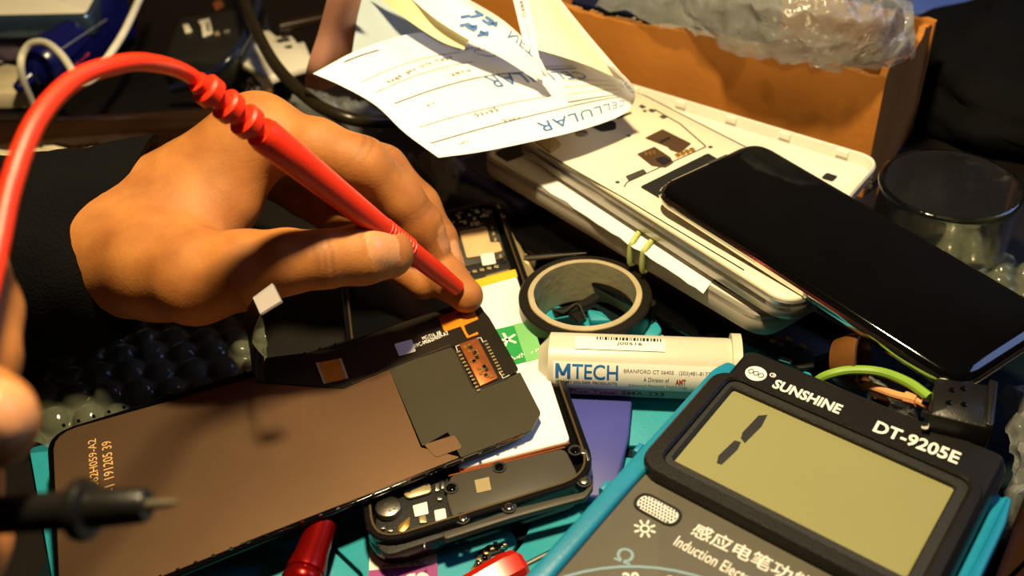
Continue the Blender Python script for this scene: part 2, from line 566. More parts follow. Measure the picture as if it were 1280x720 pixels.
# main board at the far end
bdl = part('main_board', BLACK_MT, ph, lambda bm: prism(bm, phl([(545, 258), (612, 250), (634, 318), (640, 333), (560, 353), (530, 300)], 0.002), -0.0045, -0.002, 0.0003))
part('shield_plate', DARK_GR, ph, lambda bm: prism(bm, phl([(560, 284), (600, 276), (624, 290), (632, 318), (575, 330), (555, 300)], 0.002), -0.0022, -0.0014, 0.0002))
part('thermal_pad', BEIGE, ph, lambda bm: prism(bm, phl([(574, 287), (608, 281), (613, 301), (624, 300), (628, 311), (602, 317), (583, 320)], 0.001), -0.0014, -0.0008, 0.0002), label='beige thermal pad')
part('foam_square', WHITE, ph, lambda bm: prism(bm, phl([(600, 316), (617, 313), (620, 327), (603, 330)], 0.0006), -0.0014, -0.0007, 0.0002))
part('side_bracket', BRASS, ph, lambda bm: prism(bm, phl([(606, 340), (636, 332), (640, 342), (610, 349)], 0.0008), -0.003, -0.0016, 0.0002))
def comps(bm, lst, z0, z1):
    for x, y, a, b in lst:
        prism(bm, phl([(x - a, y - b * .8), (x + a, y - b), (x + a * 1.1, y + b * .8), (x - a * .9, y + b)], 0.0002), z0, z1, 0.0001)
random.seed(3)
L = [(562 + random.random() * 48, 258 + random.random() * 22, 1 + random.random() * 2.2, 1 + random.random() * 2) for _ in range(26)]
part('capacitors', CHROME, ph, comps, L, -0.002, -0.0008, label='tiny silver components')
L = [(614 + i * 2.2 + random.random(), 282 + i * 7, 1.6, 2) for i in range(6)] + [(566 + i * 9, 342 - i * 2, 3, 1.5) for i in range(7)]
part('solder_pads', BRASS, ph, comps, L, -0.002, -0.001)
for x, y in ((568, 262), (591, 259), (611, 263), (628, 323)):
    c = pf.loc(x, y)
    part('screw_ring', STEEL, ph, lambda bm: ring(bm, ellipse(c[0], c[1], .0016, .0016, 12), ellipse(c[0], c[1], .0008, .0008, 12), -0.002, -0.0008))
for x, y in ((624, 258), (629, 270)):
    c = pf.loc(x, y)
    part('side_contact', CHROME, ph, lambda bm: prism(bm, ellipse(c[0], c[1], .0012, .0022, 12), -0.001, 0.0006, 0.0003))
# lower end: speaker, motor, small boards
part('speaker_module', DARK_GR, ph, lambda bm: prism(bm, phl([(562, 592), (706, 558), (722, 590), (722, 606), (640, 626), (588, 642), (566, 648), (557, 620)], 0.0025), -0.0045, -0.0006, 0.0005), label='dark grey speaker module')
part('charging_board', BLACK_MT, ph, lambda bm: prism(bm, phl([(470, 628), (500, 600), (560, 588), (566, 650), (575, 658), (480, 690), (466, 670)], 0.003), -0.0045, -0.0022, 0.0003))
part('bezel_strip', DARK_GR, ph, lambda bm: prism(bm, phl([(552, 664), (640, 634), (730, 612), (740, 600), (742, 606), (732, 620), (640, 645), (556, 672)], 0.001), -0.003, -0.0008, 0.0003))
part('cover_bracket', BRASS, ph, lambda bm: prism(bm, phl([(502, 611), (536, 599), (540, 612), (508, 621)], 0.0016), -0.002, -0.001, 0.0003))
mc = pf.loc(485, 633)
vm = part('vibration_motor', STEEL, ph, lambda bm: prism(bm, ellipse(mc[0], mc[1], .0042, .0042, 28), -0.003, 0.0002, 0.0004), label='round silver vibration motor')
def scr(bm):
    for i in range(9):
        a = i * 2.3
        x, y = mc[0] + .0012 * math.cos(a) * (i % 3), mc[1] + .0012 * math.sin(a) * (i % 3)
        prism(bm, rect(x, y, x + .0009, y + .0004), 0.0002, 0.0003)
part('engraving', DARK_GR, vm, scr)
part('gold_pad', GOLD, ph, lambda bm: prism(bm, phl([(507, 645), (512, 641), (511, 655), (504, 661), (496, 661), (497, 653)], 0.0008), -0.0022, -0.0014, 0.0002))
part('white_tag', WHITE, ph, lambda bm: prism(bm, phl([(515, 628), (533, 623), (535, 638), (518, 642)], 0.0003), -0.0022, -0.0015, 0.0001))
part('ribbon_tail', BRASS, ph, lambda bm: prism(bm, phl([(523, 642), (531, 640), (533, 649), (524, 650)], 0.0003), -0.0022, -0.0014, 0.0001))
part('white_foam', WHITE, ph, lambda bm: prism(bm, phl([(542, 635), (556, 632), (558, 645), (544, 649)], 0.0005), -0.0022, -0.001, 0.0002))
L = [(549, 620, 3, 2), (546, 606, 2.5, 5), (553, 604, 2, 4), (478, 657, 2.5, 1.5), (487, 660, 3, 1.5), (492, 668, 1.5, 3), (556, 654, 1.5, 3), (567, 651, 1.5, 3), (530, 678, 1, 3)]
part('chip_parts', SILVER, ph, comps, L, -0.0022, -0.001)
for x, y, col in ((578, 647, CHROME), (636, 633, CHROME), (564, 609, BLACK_GL), (624, 583, BLACK_GL), (719, 562, BLACK_GL), (730, 601, STEEL)):
    c = pf.loc(x, y)
    sc = part('screw', col, ph, lambda bm: prism(bm, ellipse(c[0], c[1], .0015, .0015, 14), -0.003, 0.0002, 0.0003))
    part('screw_collar', BLACK_MT, sc, lambda bm: ring(bm, ellipse(c[0], c[1], .0024, .0024, 16), ellipse(c[0], c[1], .0017, .0017, 16), -0.003, -0.0002))
part('data_square', BRASS, ph, lambda bm: prism(bm, phl([(593, 599), (611, 595), (614, 611), (596, 615)], 0.0002), -0.0007, -0.00045), label='plain pale square print on speaker')
part('retaining_clip', STEEL, ph, lambda bm: prism(bm, phl([(725, 563), (733, 562), (738, 575), (734, 578), (731, 568), (726, 568)], 0.0004), -0.001, 0.0004, 0.0002))
for a, b in (((560, 592), (706, 556)), ((575, 586), (712, 551))):
    q0, q1 = Vector((*pf.loc(*a), -0.0012)), Vector((*pf.loc(*b), -0.0012))
    part('copper_line', COPPER, ph, lambda bm: tube(bm, [q0, (q0 + q1) / 2, q1], 0.0003, 6))

# ------------------------------------------------------------------ loose display panel, seen from behind
lf = Fr((72, 775, .0218), (680, 525, .0218), (58, 540, .0218))
lc = thing('display_panel', 'loose phone display lying face down with bronze foil back and black ribbon', 'display', lf)
Lc = [lf.loc(72, 778), lf.loc(682, 530), lf.loc(597, 372), lf.loc(57, 541)]
LOUT = rpoly(Lc, [0.009, 0.011, 0.006, 0.009], 8)
part('glass_panel', BLACK_GL, lc, lambda bm: prism(bm, LOUT, -0.0022, -0.0006, 0.0004))
def lpo(pts, r=0.0, n=4): return rpoly(lf.poly(pts), r, n)
part('backlight_foil', FOIL, lc, lambda bm: prism(bm, rpoly([lf.loc(76, 770), lf.loc(575, 571), lf.loc(526, 559), lf.loc(486, 460), lf.loc(330, 468), lf.loc(66, 542)], [.008, .001, .0005, .0005, .002, .008], 4), -0.0007, -0.0001), label='bronze reflective foil back')
part('graphite_film', GRAPH, lc, lambda bm: prism(bm, lpo([(486, 460), (562, 432), (567, 436), (594, 487), (636, 472), (650, 465), (676, 516), (664, 538), (576, 572), (560, 540), (528, 558)], 0.0008), -0.0007, 0.00004), label='olive grey graphite film')
part('film_flap', FOIL, lc, lambda bm: prism(bm, lpo([(530, 556), (568, 544), (578, 560), (545, 572)], 0.001), 0.00004, 0.00014))
def groove(bm):
    pts = [Vector((*lf.loc(x, y), 0.0001)) for x, y in ((440, 480), (487, 461), (562, 432), (570, 440), (591, 484), (597, 488), (634, 474))]
    tube(bm, pts, 0.0003, 6)
part('film_edge', STEEL, lc, groove)
def edge_dots(bm):
    for i in range(26):
        t = (i + 0.5) / 26
        for a, b in (((78, 768), (655, 543)), ((70, 534), (560, 388))):
            if a[1] < 600 and t > 0.72: continue
            x, y = lf.loc(a[0] + (b[0] - a[0]) * t, a[1] + (b[1] - a[1]) * t)
            prism(bm, rect(x - .0005, y - .0004, x + .0005, y + .0004), -0.0006, 0.0002)
    a, b = lf.loc(300, 680), lf.loc(655, 542)
    d = Vector((b[0] - a[0], b[1] - a[1])); n = Vector((-d.y, d.x)).normalized() * .00012
    prism(bm, [(a[0] - n.x, a[1] - n.y), (b[0] - n.x, b[1] - n.y), (b[0] + n.x, b[1] + n.y), (a[0] + n.x, a[1] + n.y)], -0.0006, 0.0)
part('edge_tabs', CHROME, lc, edge_dots, label='row of tiny bright edge tabs')
# ribbon cable: lies along the far edge, then lifts and folds back under the hand
part('ribbon_board', FLEX, lc, lambda bm: prism(bm, lpo([(430, 486), (322, 478), (332, 448), (420, 437), (500, 405), (545, 390), (592, 374), (612, 398), (648, 462), (634, 474), (597, 488), (567, 433), (486, 460)], 0.0006), -0.0004, 0.0003), label='black flexible ribbon board')
rb = []
for (x0, y0, z0), (x1, y1, z1) in (((330, 447, .0222), (330, 480, .0222)), ((316, 430, .026), (318, 470, .0240)), ((308, 408, .040), (314, 446, .036)), ((309, 388, .060), (316, 420, .056)), ((318, 372, .079), (326, 393, .076))):
    rb.append([P(x0, y0, z0), P(x1, y1, z1)])
inv = lf.mat.inverted()
G = sheet([[inv @ p for p in r] for r in rb], 4, 5)
part('ribbon_loop', FLEX, lc, lambda bm: add_sheet(bm, G, 0.0003))
def tab(bm):
    dp = (P(334, 373, .080) - CAM).dot(FWD)
    q = [inv @ PD(*p, dp) for p in ((316, 372), (340, 354), (351, 376), (325, 392))]
    n = inv.to_3x3() @ (FWD + Vector((0, 0, -.3)))
    loft(bm, [q, [v + n * .002 for v in q]])
part('lit_bend', BEND_LIT, lc, tab, label='clear plate added as the bright reflection on the ribbon bend')  # plate added to show the lit, glossy top of the ribbon bend
part('orange_patch', KAPTON, lc, lambda bm: prism(bm, lpo([(395, 455), (427, 449), (436, 474), (405, 481)], 0.0002), 0.0003, 0.0005), label='orange film patch on the ribbon')
for a in (((395, 455), (398, 454.5), (408, 480.5), (405, 481)), ((424, 449.5), (427, 449), (436, 474), (433, 475))):
    part('patch_edge', BEIGE, lc, lambda bm: prism(bm, lf.poly(a), 0.0004, 0.0006))
part('orange_tail', KAPTON, lc, lambda bm: prism(bm, lpo([(548, 398), (572, 388), (590, 384), (598, 400), (580, 408), (582, 414), (586, 421), (597, 416), (598, 419), (584, 424), (576, 409), (556, 416)], 0.0003), 0.0003, 0.0005), label='orange ribbon tail')
part('tail_contacts', CHROME, lc, lambda bm: [prism(bm, lf.poly([(570 + i * 4, 394 - i), (573 + i * 4, 393 - i), (575 + i * 4, 400 - i), (572 + i * 4, 401 - i)]), 0.0005, 0.0007) for i in range(2)])
part('white_tag', WHITE, lc, lambda bm: prism(bm, lpo([(493, 431), (515, 425), (520, 440), (499, 446)], 0.0006), 0.0003, 0.0004), label='plain white square sticker')
cn = part('connector', COPPER, lc, lambda bm: prism(bm, lpo([(574, 433), (597, 425), (623, 475), (600, 486)], 0.0006), 0.0003, 0.0013, 0.0003), label='copper coloured connector block')
random.seed(5)
def dots(bm, n, w):
    for i in range(n):
        t = (i + .5) / n
        x, y = 583 + 24 * t + random.uniform(-w, w), 433 + 43 * t + random.uniform(-2, 2)
        prism(bm, lf.poly([(x, y), (x + 4, y - 1.5), (x + 5.5, y + 1.5), (x + 1.5, y + 3)]), 0.0013, 0.0017)
part('contact_chips', INK_K, cn, dots, 7, 5)
part('contact_pins', GOLD, cn, dots, 14, 7)
def pins(bm):
    for (x0, y0, x1, y1) in ((571, 441, 596, 489), (604, 428, 626, 470)):
        for i in range(12):
            t = i / 11
            x, y = x0 + (x1 - x0) * t, y0 + (y1 - y0) * t
            prism(bm, lf.poly([(x, y), (x + 4, y - 1.5), (x + 5, y), (x + 1, y + 1.6)]), 0.0003, 0.0006)
part('contact_rows', BRASS, cn, pins)
def brackets(bm):
    for pts in (((572, 440), (570, 434), (578, 431)), ((596, 424), (601, 423), (604, 429)), ((624, 466), (629, 474), (637, 470))):
        tube(bm, [Vector((*lf.loc(*p), 0.0004)) for p in pts], 0.00018, 5)
part('corner_marks', INK_W, lc, brackets)
text('FPC-M062H059-A7', lf, (520, 435), (562, 418), (519, 430), 0.0003, INK_W, lc, bold=0.01)
text('MC-T16  A8', lf, (529, 425), (552, 417), (528, 421), 0.0003, INK_W, lc, bold=0.01)
GOLDINK = pm('tan_print', (205, 160, 105), 0.5)
text('F062H059-A2', lf, (124, 612), (120, 548), (113, 612), -0.0001, GOLDINK, lc, bold=0.005)
text('-1 191205 39', lf, (144, 612), (139, 550), (131, 612), -0.0001, GOLDINK, lc, bold=0.005)

# ================================================================== multimeter
mf = Fr((838, 570, .040), (1120, 712, .040), (915, 483, .040))
mm = thing('multimeter', 'black digital multimeter in a teal rubber holster, display reading 1', 'multimeter', mf)
mmz = 0.001
R = lambda x0, y0, x1, y1, r, n=6: rrect(x0 * mmz, y0 * mmz, x1 * mmz, y1 * mmz, r * mmz, n)
# holster: body, left rim, right rim
def holster(bm):
    out = R(-11, -135, 84, 50, 7)
    loft(bm, [[(x, y, z) for x, y in p] for p, z in ((inset(out, .003), -.0355), (inset(out, .001), -.033), (out, -.014), (inset(out, .0015), -.008))])
part('holster', TEAL_RUB, mm, holster)
part('holster_rim', TEAL_RUB, mm, lambda bm: prism(bm, rpoly([(-.0115, -.135), (-.0045, -.135), (-.0040, -.012), (-.0012, .040), (-.0015, .0475), (-.0068, .0485), (-.0092, .042)], .002), -.012, -.0015, .0012), label='raised teal rubber rim on the left')
part('holster_rim', TEAL_RUB, mm, lambda bm: prism(bm, rpoly([(.0800, -.135), (.0852, -.135), (.0850, .036), (.0838, .0460), (.0815, .0460), (.0800, .038)], .0015), -.026, -.0050, .0008), label='raised teal rubber rim on the right')
for y in (-.020, -.002):
    part('rim_notch', TEAL_RUB, mm, lambda bm: prism(bm, rect(-.0118, y, -.0100, y + .004), -.012, -.003, .0004))
# front: lower panel and raised head
part('lower_panel', PANEL_GR, mm, lambda bm: prism(bm, R(-5, -134, 80, 2, 3), -.03, -.0035, .0008), label='grey lower panel')
def head(bm):
    out = R(-4.5, -9, 79.5, 57, 5)
    loft(bm, [[(x, y, z) for x, y in p] for p, z in ((out, -.031), (out, -.004), (inset(out, .0012), -.0008), (inset(out, .0022), 0))], True, False)
    hole = R(-2.6, -3.5, 74.5, 42, 5)
    o2 = inset(out, .0022)
    loft(bm, [[(x, y, z) for x, y in p] for p, z in ((o2, 0), (hole, 0), (inset(hole, .0012), -.0012), (inset(hole, .0014), -.006))], False, False)
part('head_housing', BLACK_PL, mm, head, label='black display housing')
def hskirt(bm):
    o = R(-7.5, -9.5, 80, 20, 8)
    prism(bm, o, -.006, -.0006, .0015)
part('bezel', BLACK_PL, mm, lambda bm: ring(bm, R(-6.8, -8.5, 77.5, 41.9, 7), R(-1.6, -3.2, 73.5, 40.2, 4), -.006, .0007, .0007), label='raised black display bezel')
part('inner_bezel', BLACK_MT, mm, lambda bm: ring(bm, R(-1.9, -3.4, 73.8, 41.0, 4), R(.6, .2, 70, 37.6, 1.2), -.0052, -.0008, .0006))
part('display_window', LCDGLASS, mm, lambda bm: prism(bm, R(-1, -2, 72, 40, 1), -.0075, -.0028), label='olive green liquid crystal display')
def seg(bm):
    for pts in (((959, 519), (952, 533), (931, 554), (926, 548), (928, 541), (948, 520)), ((926, 553), (922, 562), (902, 581), (896, 579), (898, 570), (918, 551))):
        prism(bm, mf.poly(pts, -.0028), -.0029, -.0026)
part('digit_segments', INK_K, mm, seg, label='black digit 1')
# print on the head
lg = part('emblem_disc', INK_W, mm, lambda bm: prism(bm, ellipse(*mf.loc(945, 467), .0034, .0034, 28), -.0002, .00006))
def waves(bm):
    c = Vector((*mf.loc(945, 467), .00012))
    for ph_ in (0, math.pi):
        tube(bm, [c + Vector((-.0026 + .0052 * i / 16, .0011 * math.sin(i / 16 * 3 * math.pi + ph_), 0)) for i in range(17)], .00016, 5)
part('emblem_waves', INK_K, lg, waves)
part('registered_mark', INK_W, mm, lambda bm: ring(bm, ellipse(*mf.loc(966, 469), .0010, .0010, 16), ellipse(*mf.loc(966, 469), .0007, .0007, 16), -.0001, .00006))
text('R', mf, (965, 470), (967.5, 471), (965.5, 467), 0, INK_W, mm)
text('SUNSHINE', mf, (964, 484), (1048, 518), (969, 473), 0, INK_W, mm, bold=.03)
text('DT-9205E', mf, (1090, 539), (1196, 581), (1096, 525), 0.0002, INK_W, mm, bold=.025)
# lower panel: sensor, symbols, writing, dial
pz = -.0035
pc = mf.loc(822, 637, pz)
part('sensor_ring', BLACK_PL, mm, lambda bm: ring(bm, rrect(pc[0] - .0072, pc[1] - .0036, pc[0] + .0072, pc[1] + .0036, .0034), rrect(pc[0] - .0062, pc[1] - .0027, pc[0] + .0062, pc[1] + .0027, .0026), pz - .001, pz + .0004, .0002))
sn = part('light_sensor', WHITE_PL, mm, lambda bm: prism(bm, rrect(pc[0] - .0063, pc[1] - .0028, pc[0] + .0063, pc[1] + .0028, .0026), pz - .001, pz + .0001))
def beads(bm):
    for j in range(5):
        for i in range(12):
            x = pc[0] - .0056 + i * .00102 + (j % 2) * .0005; y = pc[1] - .0021 + j * .00105
            if abs(x - pc[0]) > .0058 - abs(j - 2) * .0004: continue
            lathe(bm, [(.00046, 0), (.00042, .0003), (.0001, .0005)], 7, Matrix.Translation((x, y, pz)))
part('lens_beads', CHROME, sn, beads)
def sun(bm):
    c = Vector(mf.loc(806, 661, pz))
    ring(bm, ellipse(c.x, c.y, .0014, .0014, 16), ellipse(c.x, c.y, .0009, .0009, 16), pz, pz + .0001)
    for k in range(8):
        a = k * math.pi / 4 + .2
        d = Vector((math.cos(a), math.sin(a))); n = Vector((-d.y, d.x)) * .00028
        p0, p1 = c + d * .0017, c + d * .0031
        prism(bm, [tuple(p0 - n), tuple(p1 - n), tuple(p1 + n), tuple(p0 + n)], pz, pz + .0001)
part('sun_symbol', INK_W, mm, sun)
text('Ω', mf, (767, 699), (787, 707), (770, 680), pz, INK_PALE, mm, bold=.015)
text('感应电笔功能', mf, (862, 668), (1012, 742), (871, 652), pz, INK_W, mm, bold=.006)
text('Induction Electronic Pen', mf, (841, 681), (985, 758), (846, 668), pz, INK_W, mm)
dc = (.040, -.078)
part('dial_arc', INK_PALE, mm, lambda bm: ring(bm, ellipse(*dc, .051, .051, 64), ellipse(*dc, .0502, .0502, 64), pz - .0002, pz + .0001))
for i, s in enumerate(('2', '20', '200', '2k', '20k')):
    a = math.radians(143 - i * 14)
    r0 = .0455
    x, y = dc[0] + r0 * math.cos(a), dc[1] + r0 * math.sin(a)
    t = Vector((math.sin(a), -math.cos(a))); n = Vector((math.cos(a), math.sin(a)))
    b = Vector((x, y)); wd = .0022 * len(s)
    text(s, mf, tuple(b), tuple(b + t * wd), tuple(b + n * .0032), pz, INK_W, mm, px=False, bold=.02)
kn = part('dial_knob', BLACK_PL, mm, lambda bm: lathe(bm, [(.022, pz - .001), (.022, pz + .004), (.019, pz + .007)], 40, Matrix.Translation((*dc, 0))))
part('knob_grip', BLACK_PL, kn, lambda bm: prism(bm, rrect(dc[0] - .004, dc[1] - .018, dc[0] + .004, dc[1] + .018, .003), pz + .006, pz + .013, .001))

# ------------------------------------------------------------------ connector block with cut wires
kf = Fr((1164, 545, .047), (1243, 562, .047), (1170, 472, .047))
kb = thing('socket_block', 'black socket block standing at the far right corner of the multimeter', 'connector', kf)
def sock(bm):
    prism(bm, rpoly(kf.poly([(1163, 518), (1240, 536), (1244, 482), (1170, 471)]), .0008, 3), -.016, 0, .0007)
part('housing', BLACK_PL, kb, sock)
part('end_flange', BLACK_PL, kb, lambda bm: prism(bm, rpoly(kf.poly([(1231, 533), (1241, 536), (1247, 480), (1236, 477)]), .0006, 3), -.016, .0012, .0004))
for x, y in ((1190, 488), (1186, 504), (1205, 506), (1204, 486)):
    c = kf.loc(x, y)
    part('rivet', BLACK_GL, kb, lambda bm: lathe(bm, [(.0011, -.0002), (.0009, .0005), (.0003, .0007)], 10, Matrix.Translation((*c, 0))))
for i in range(3):
    a = kf.loc(1163, 490 + i * 15)
    part('terminal', CHROME, kb, lambda bm: box(bm, a[0] - .0016, a[1] - .0008, -.005, a[0] + .0003, a[1] + .0008, -.0035))
wires = [('green_lead', GRN_WIRE, [(1015, 482, .028), (1032, 470, .033), (1062, 463, .036), (1100, 465, .038), (1135, 478, .040), (1162, 497, .041)], .0016, 'green insulated wire arching into the black socket block', None),
         ('orange_lead', ORG_WIRE, [(1080, 480, .030), (1098, 486, .031), (1120, 494, .034), (1145, 500, .037), (1158, 506, .038)], .0014, 'short peach coloured wire with stripped end beside the green wire', STEEL)]
for nm, mtl, pts, r, lab, tip in wires:
    t = thing(nm, lab, 'wire', Matrix.Translation(P(*pts[0])))
    b0 = P(*pts[0])
    pp = smooth([P(*p) - b0 for p in pts], 6)
    part('insulation', mtl, t, lambda bm: tube(bm, pp, r, 10))
    if tip:
        part('stripped_end', tip, t, lambda bm: [tube(bm, [pp[0] + Vector((0, 0, k * .0004)), pp[0] + Vector((-.003, .001 + k * .0006, -.0005))], .0003, 5) for k in range(4)])
        part('heat_shrink', ORG_WIRE, t, lambda bm: tube(bm, pp[-10:-5], .0021, 10))

# ================================================================== hands: one continuous skin, grown from bones
def smin(a, b, k):
    h = np.clip(0.5 + 0.5 * (b - a) / k, 0, 1)
    return b * (1 - h) + a * h - k * h * (1 - h)
def capsule(X, a, b, ra, rb):
    a = np.array(a, np.float32); b = np.array(b, np.float32); d = b - a
    t = np.clip(((X - a) @ d) / (d @ d), 0, 1)
    q = X - a - t[..., None] * d
    return np.sqrt((q * q).sum(-1)) - (ra + (rb - ra) * t)
def surface_net(D, org, h):
    s = D < 0
    c = [(i, j, k) for i in (0, 1) for j in (0, 1) for k in (0, 1)]
    sh = tuple(n - 1 for n in D.shape)
    def sub(A, o): return A[o[0]:o[0] + sh[0], o[1]:o[1] + sh[1], o[2]:o[2] + sh[2]]
    cnt = sum(sub(s, o).astype(np.int8) for o in c)
    act = (cnt > 0) & (cnt < 8)
    idx = np.full(sh, -1, np.int64)
    cells = np.argwhere(act)
    idx[act] = np.arange(len(cells))
    acc = np.zeros((len(cells), 3)); num = np.zeros(len(cells))
    for a in range(8):
        for b in range(a + 1, 8):
            oa, ob = c[a], c[b]
            if sum(abs(x - y) for x, y in zip(oa, ob)) != 1: continue
            da = D[cells[:, 0] + oa[0], cells[:, 1] + oa[1], cells[:, 2] + oa[2]]
            db = D[cells[:, 0] + ob[0], cells[:, 1] + ob[1], cells[:, 2] + ob[2]]
            m = (da < 0) != (db < 0)
            t = np.where(m, da / np.where(m, da - db, 1), 0)
            p = np.array(oa)[None] + t[:, None] * (np.array(ob) - np.array(oa))[None]
            acc[m] += p[m]; num[m] += 1
    V = org + h * (cells + acc / num[:, None])
    quads = []
    for ax in range(3):
        o = [0, 0, 0]; o[ax] = 1
        n = D.shape
        A = s[:n[0] - o[0], :n[1] - o[1], :n[2] - o[2]]; B = s[o[0]:, o[1]:, o[2]:]
        e = np.argwhere(A != B)
        u, v = (ax + 1) % 3, (ax + 2) % 3
        ok = (e[:, u] > 0) & (e[:, v] > 0) & (e[:, u] < sh[u]) & (e[:, v] < sh[v]) & (e[:, ax] < sh[ax])
        e = e[ok]
        def g(du, dv):
            q = e.copy(); q[:, u] += du; q[:, v] += dv
            return idx[q[:, 0], q[:, 1], q[:, 2]]
        Q = np.stack([g(-1, -1), g(0, -1), g(0, 0), g(-1, 0)], 1)
        flip = ~A[e[:, 0], e[:, 1], e[:, 2]]
        Q[flip] = Q[flip][:, ::-1]
        quads.append(Q)
    return V, np.concatenate(quads)
def skin_mat():
    m = bpy.data.materials.new('skin')
    m.use_nodes = True
    nt = m.node_tree
    b = nt.nodes['Principled BSDF']
    at = nt.nodes.new('ShaderNodeAttribute'); at.attribute_name = 'tone'
    sep = nt.nodes.new('ShaderNodeSeparateColor')
    nt.links.new(at.outputs['Color'], sep.inputs['Color'])
    tc = nt.nodes.new('ShaderNodeTexCoord')
    n = nt.nodes.new('ShaderNodeTexNoise'); n.inputs['Scale'].default_value = 70; n.inputs['Detail'].default_value = 5
    nt.links.new(tc.outputs['Object'], n.inputs['Vector'])
    r = nt.nodes.new('ShaderNodeValToRGB')
    r.color_ramp.elements[0].position = .3; r.color_ramp.elements[0].color = lin((152, 92, 44))
    r.color_ramp.elements[1].position = .75; r.color_ramp.elements[1].color = lin((186, 122, 62))
    nt.links.new(n.outputs['Fac'], r.inputs['Fac'])
    def mix(fac, col, src):
        x = nt.nodes.new('ShaderNodeMix'); x.data_type = 'RGBA'
        nt.links.new(fac, x.inputs['Factor']); nt.links.new(src, x.inputs[6])
        x.inputs[7].default_value = lin(col)
        return x.outputs[2]
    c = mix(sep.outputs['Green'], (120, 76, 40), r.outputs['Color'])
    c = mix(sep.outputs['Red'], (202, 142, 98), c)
    nt.links.new(c, b.inputs['Base Color'])
    rr = nt.nodes.new('ShaderNodeMapRange')
    rr.inputs[3].default_value = .6; rr.inputs[4].default_value = .28
    nt.links.new(sep.outputs['Red'], rr.inputs[0]); nt.links.new(rr.outputs[0], b.inputs['Roughness'])
    b.inputs['Subsurface Weight'].default_value = .06
    b.inputs['Specular IOR Level'].default_value = .35
    b.inputs['Subsurface Radius'].default_value = (1, .35, .15)
    b.inputs['Subsurface Scale'].default_value = .003
    vo = nt.nodes.new('ShaderNodeTexVoronoi'); vo.inputs['Scale'].default_value = 900
    nt.links.new(tc.outputs['Object'], vo.inputs['Vector'])
    bp = nt.nodes.new('ShaderNodeBump'); bp.inputs['Strength'].default_value = .12; bp.inputs['Distance'].default_value = .0004
    nt.links.new(vo.outputs['Distance'], bp.inputs['Height'])
    nt.links.new(bp.outputs['Normal'], b.inputs['Normal'])
    return m
SKIN = skin_mat()
def hand_mesh(name, palm, fingers, nails, creases, res=0.0011, kp=0.015):
    """palm: capsules (a,b,ra,rb); fingers: lists of (point, radius); nails: (centre, out, along, half width, half length)"""
    pts = [p for c in palm for p in c[:2]] + [p for f in fingers for p, _ in f]
    mn = np.min([np.array(p) for p in pts], 0) - .026
    mx = np.max([np.array(p) for p in pts], 0) + .026
    n = np.ceil((mx - mn) / res).astype(int)
    ax = [mn[i] + res * np.arange(n[i]) for i in range(3)]
    X = np.stack(np.meshgrid(*ax, indexing='ij'), -1).astype(np.float32)
    def cut(ps, m):
        lo = np.min([np.array(p) for p in ps], 0) - m; hi = np.max([np.array(p) for p in ps], 0) + m
        i0 = np.maximum(0, np.floor((lo - mn) / res).astype(int)); i1 = np.minimum(n, np.ceil((hi - mn) / res).astype(int))
        return tuple(slice(int(x), int(y)) for x, y in zip(i0, i1))
    base = np.full(tuple(n), .05, np.float32)
    for c in palm:
        s = cut(c[:2], .034)
        base[s] = smin(base[s], capsule(X[s], *c), kp)
    tot = base.copy()
    for f in fingers:
        d = np.full(tuple(n), .05, np.float32)
        for (a, ra), (b, rb) in zip(f, f[1:]):
            s = cut((a, b), .024)
            d[s] = smin(d[s], capsule(X[s], a, b, ra, rb), .0035)
        s = cut([p for p, _ in f], .026)
        tot[s] = smin(tot[s], smin(base[s], d[s], .008), .0012)
    for c, o, al, hw, hl in nails:                       # a shallow plate with a groove round it
        s = cut((c,), .016)
        c = np.array(c); o = np.array(o) / np.linalg.norm(o)
        al = np.array(al); al = al - o * (al @ o); al /= np.linalg.norm(al); sd = np.cross(o, al)
        q = X[s] - c
        e = np.sqrt(((q @ al) / hl) ** 4 + ((q @ sd) / hw) ** 4 + 1e-9) ** .5
        near = np.exp(-((q @ o) / .006) ** 2)
        tot[s] += near * (np.exp(-((e - 1.0) / .10) ** 2) * .00055 - (e < .95) * .0001)
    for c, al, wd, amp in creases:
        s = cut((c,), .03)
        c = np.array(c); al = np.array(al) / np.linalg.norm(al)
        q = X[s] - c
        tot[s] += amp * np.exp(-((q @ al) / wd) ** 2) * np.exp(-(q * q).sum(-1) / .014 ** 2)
    V, Q = surface_net(tot, mn, res)
    me = bpy.data.meshes.new(name)
    me.from_pydata(V.tolist(), [], Q.tolist())
    tone = np.zeros((len(V), 4)); tone[:, 3] = 1
    for c, o, al, hw, hl in nails:
        c = np.array(c); o = np.array(o) / np.linalg.norm(o)
        al = np.array(al); al = al - o * (al @ o); al /= np.linalg.norm(al); sd = np.cross(o, al)
        q = V - c
        e = (((q @ al) / hl) ** 4 + ((q @ sd) / hw) ** 4) ** .25
        m = (e < .97) & (np.abs(q @ o) < .0045)
        tone[m, 0] = 1
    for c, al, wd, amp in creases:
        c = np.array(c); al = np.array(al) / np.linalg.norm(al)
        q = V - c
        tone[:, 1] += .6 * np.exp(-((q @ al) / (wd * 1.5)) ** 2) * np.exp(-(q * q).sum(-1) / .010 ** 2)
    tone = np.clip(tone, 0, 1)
    a = me.color_attributes.new('tone', 'FLOAT_COLOR', 'POINT')
    a.data.foreach_set('color', tone.ravel())
    me.polygons.foreach_set('use_smooth', [True] * len(me.polygons))
    me.update()
    return me
def tocam(p): return (CAM - Vector(p)).normalized()
def J(px, py, z, r): return (P(px, py, z), r)

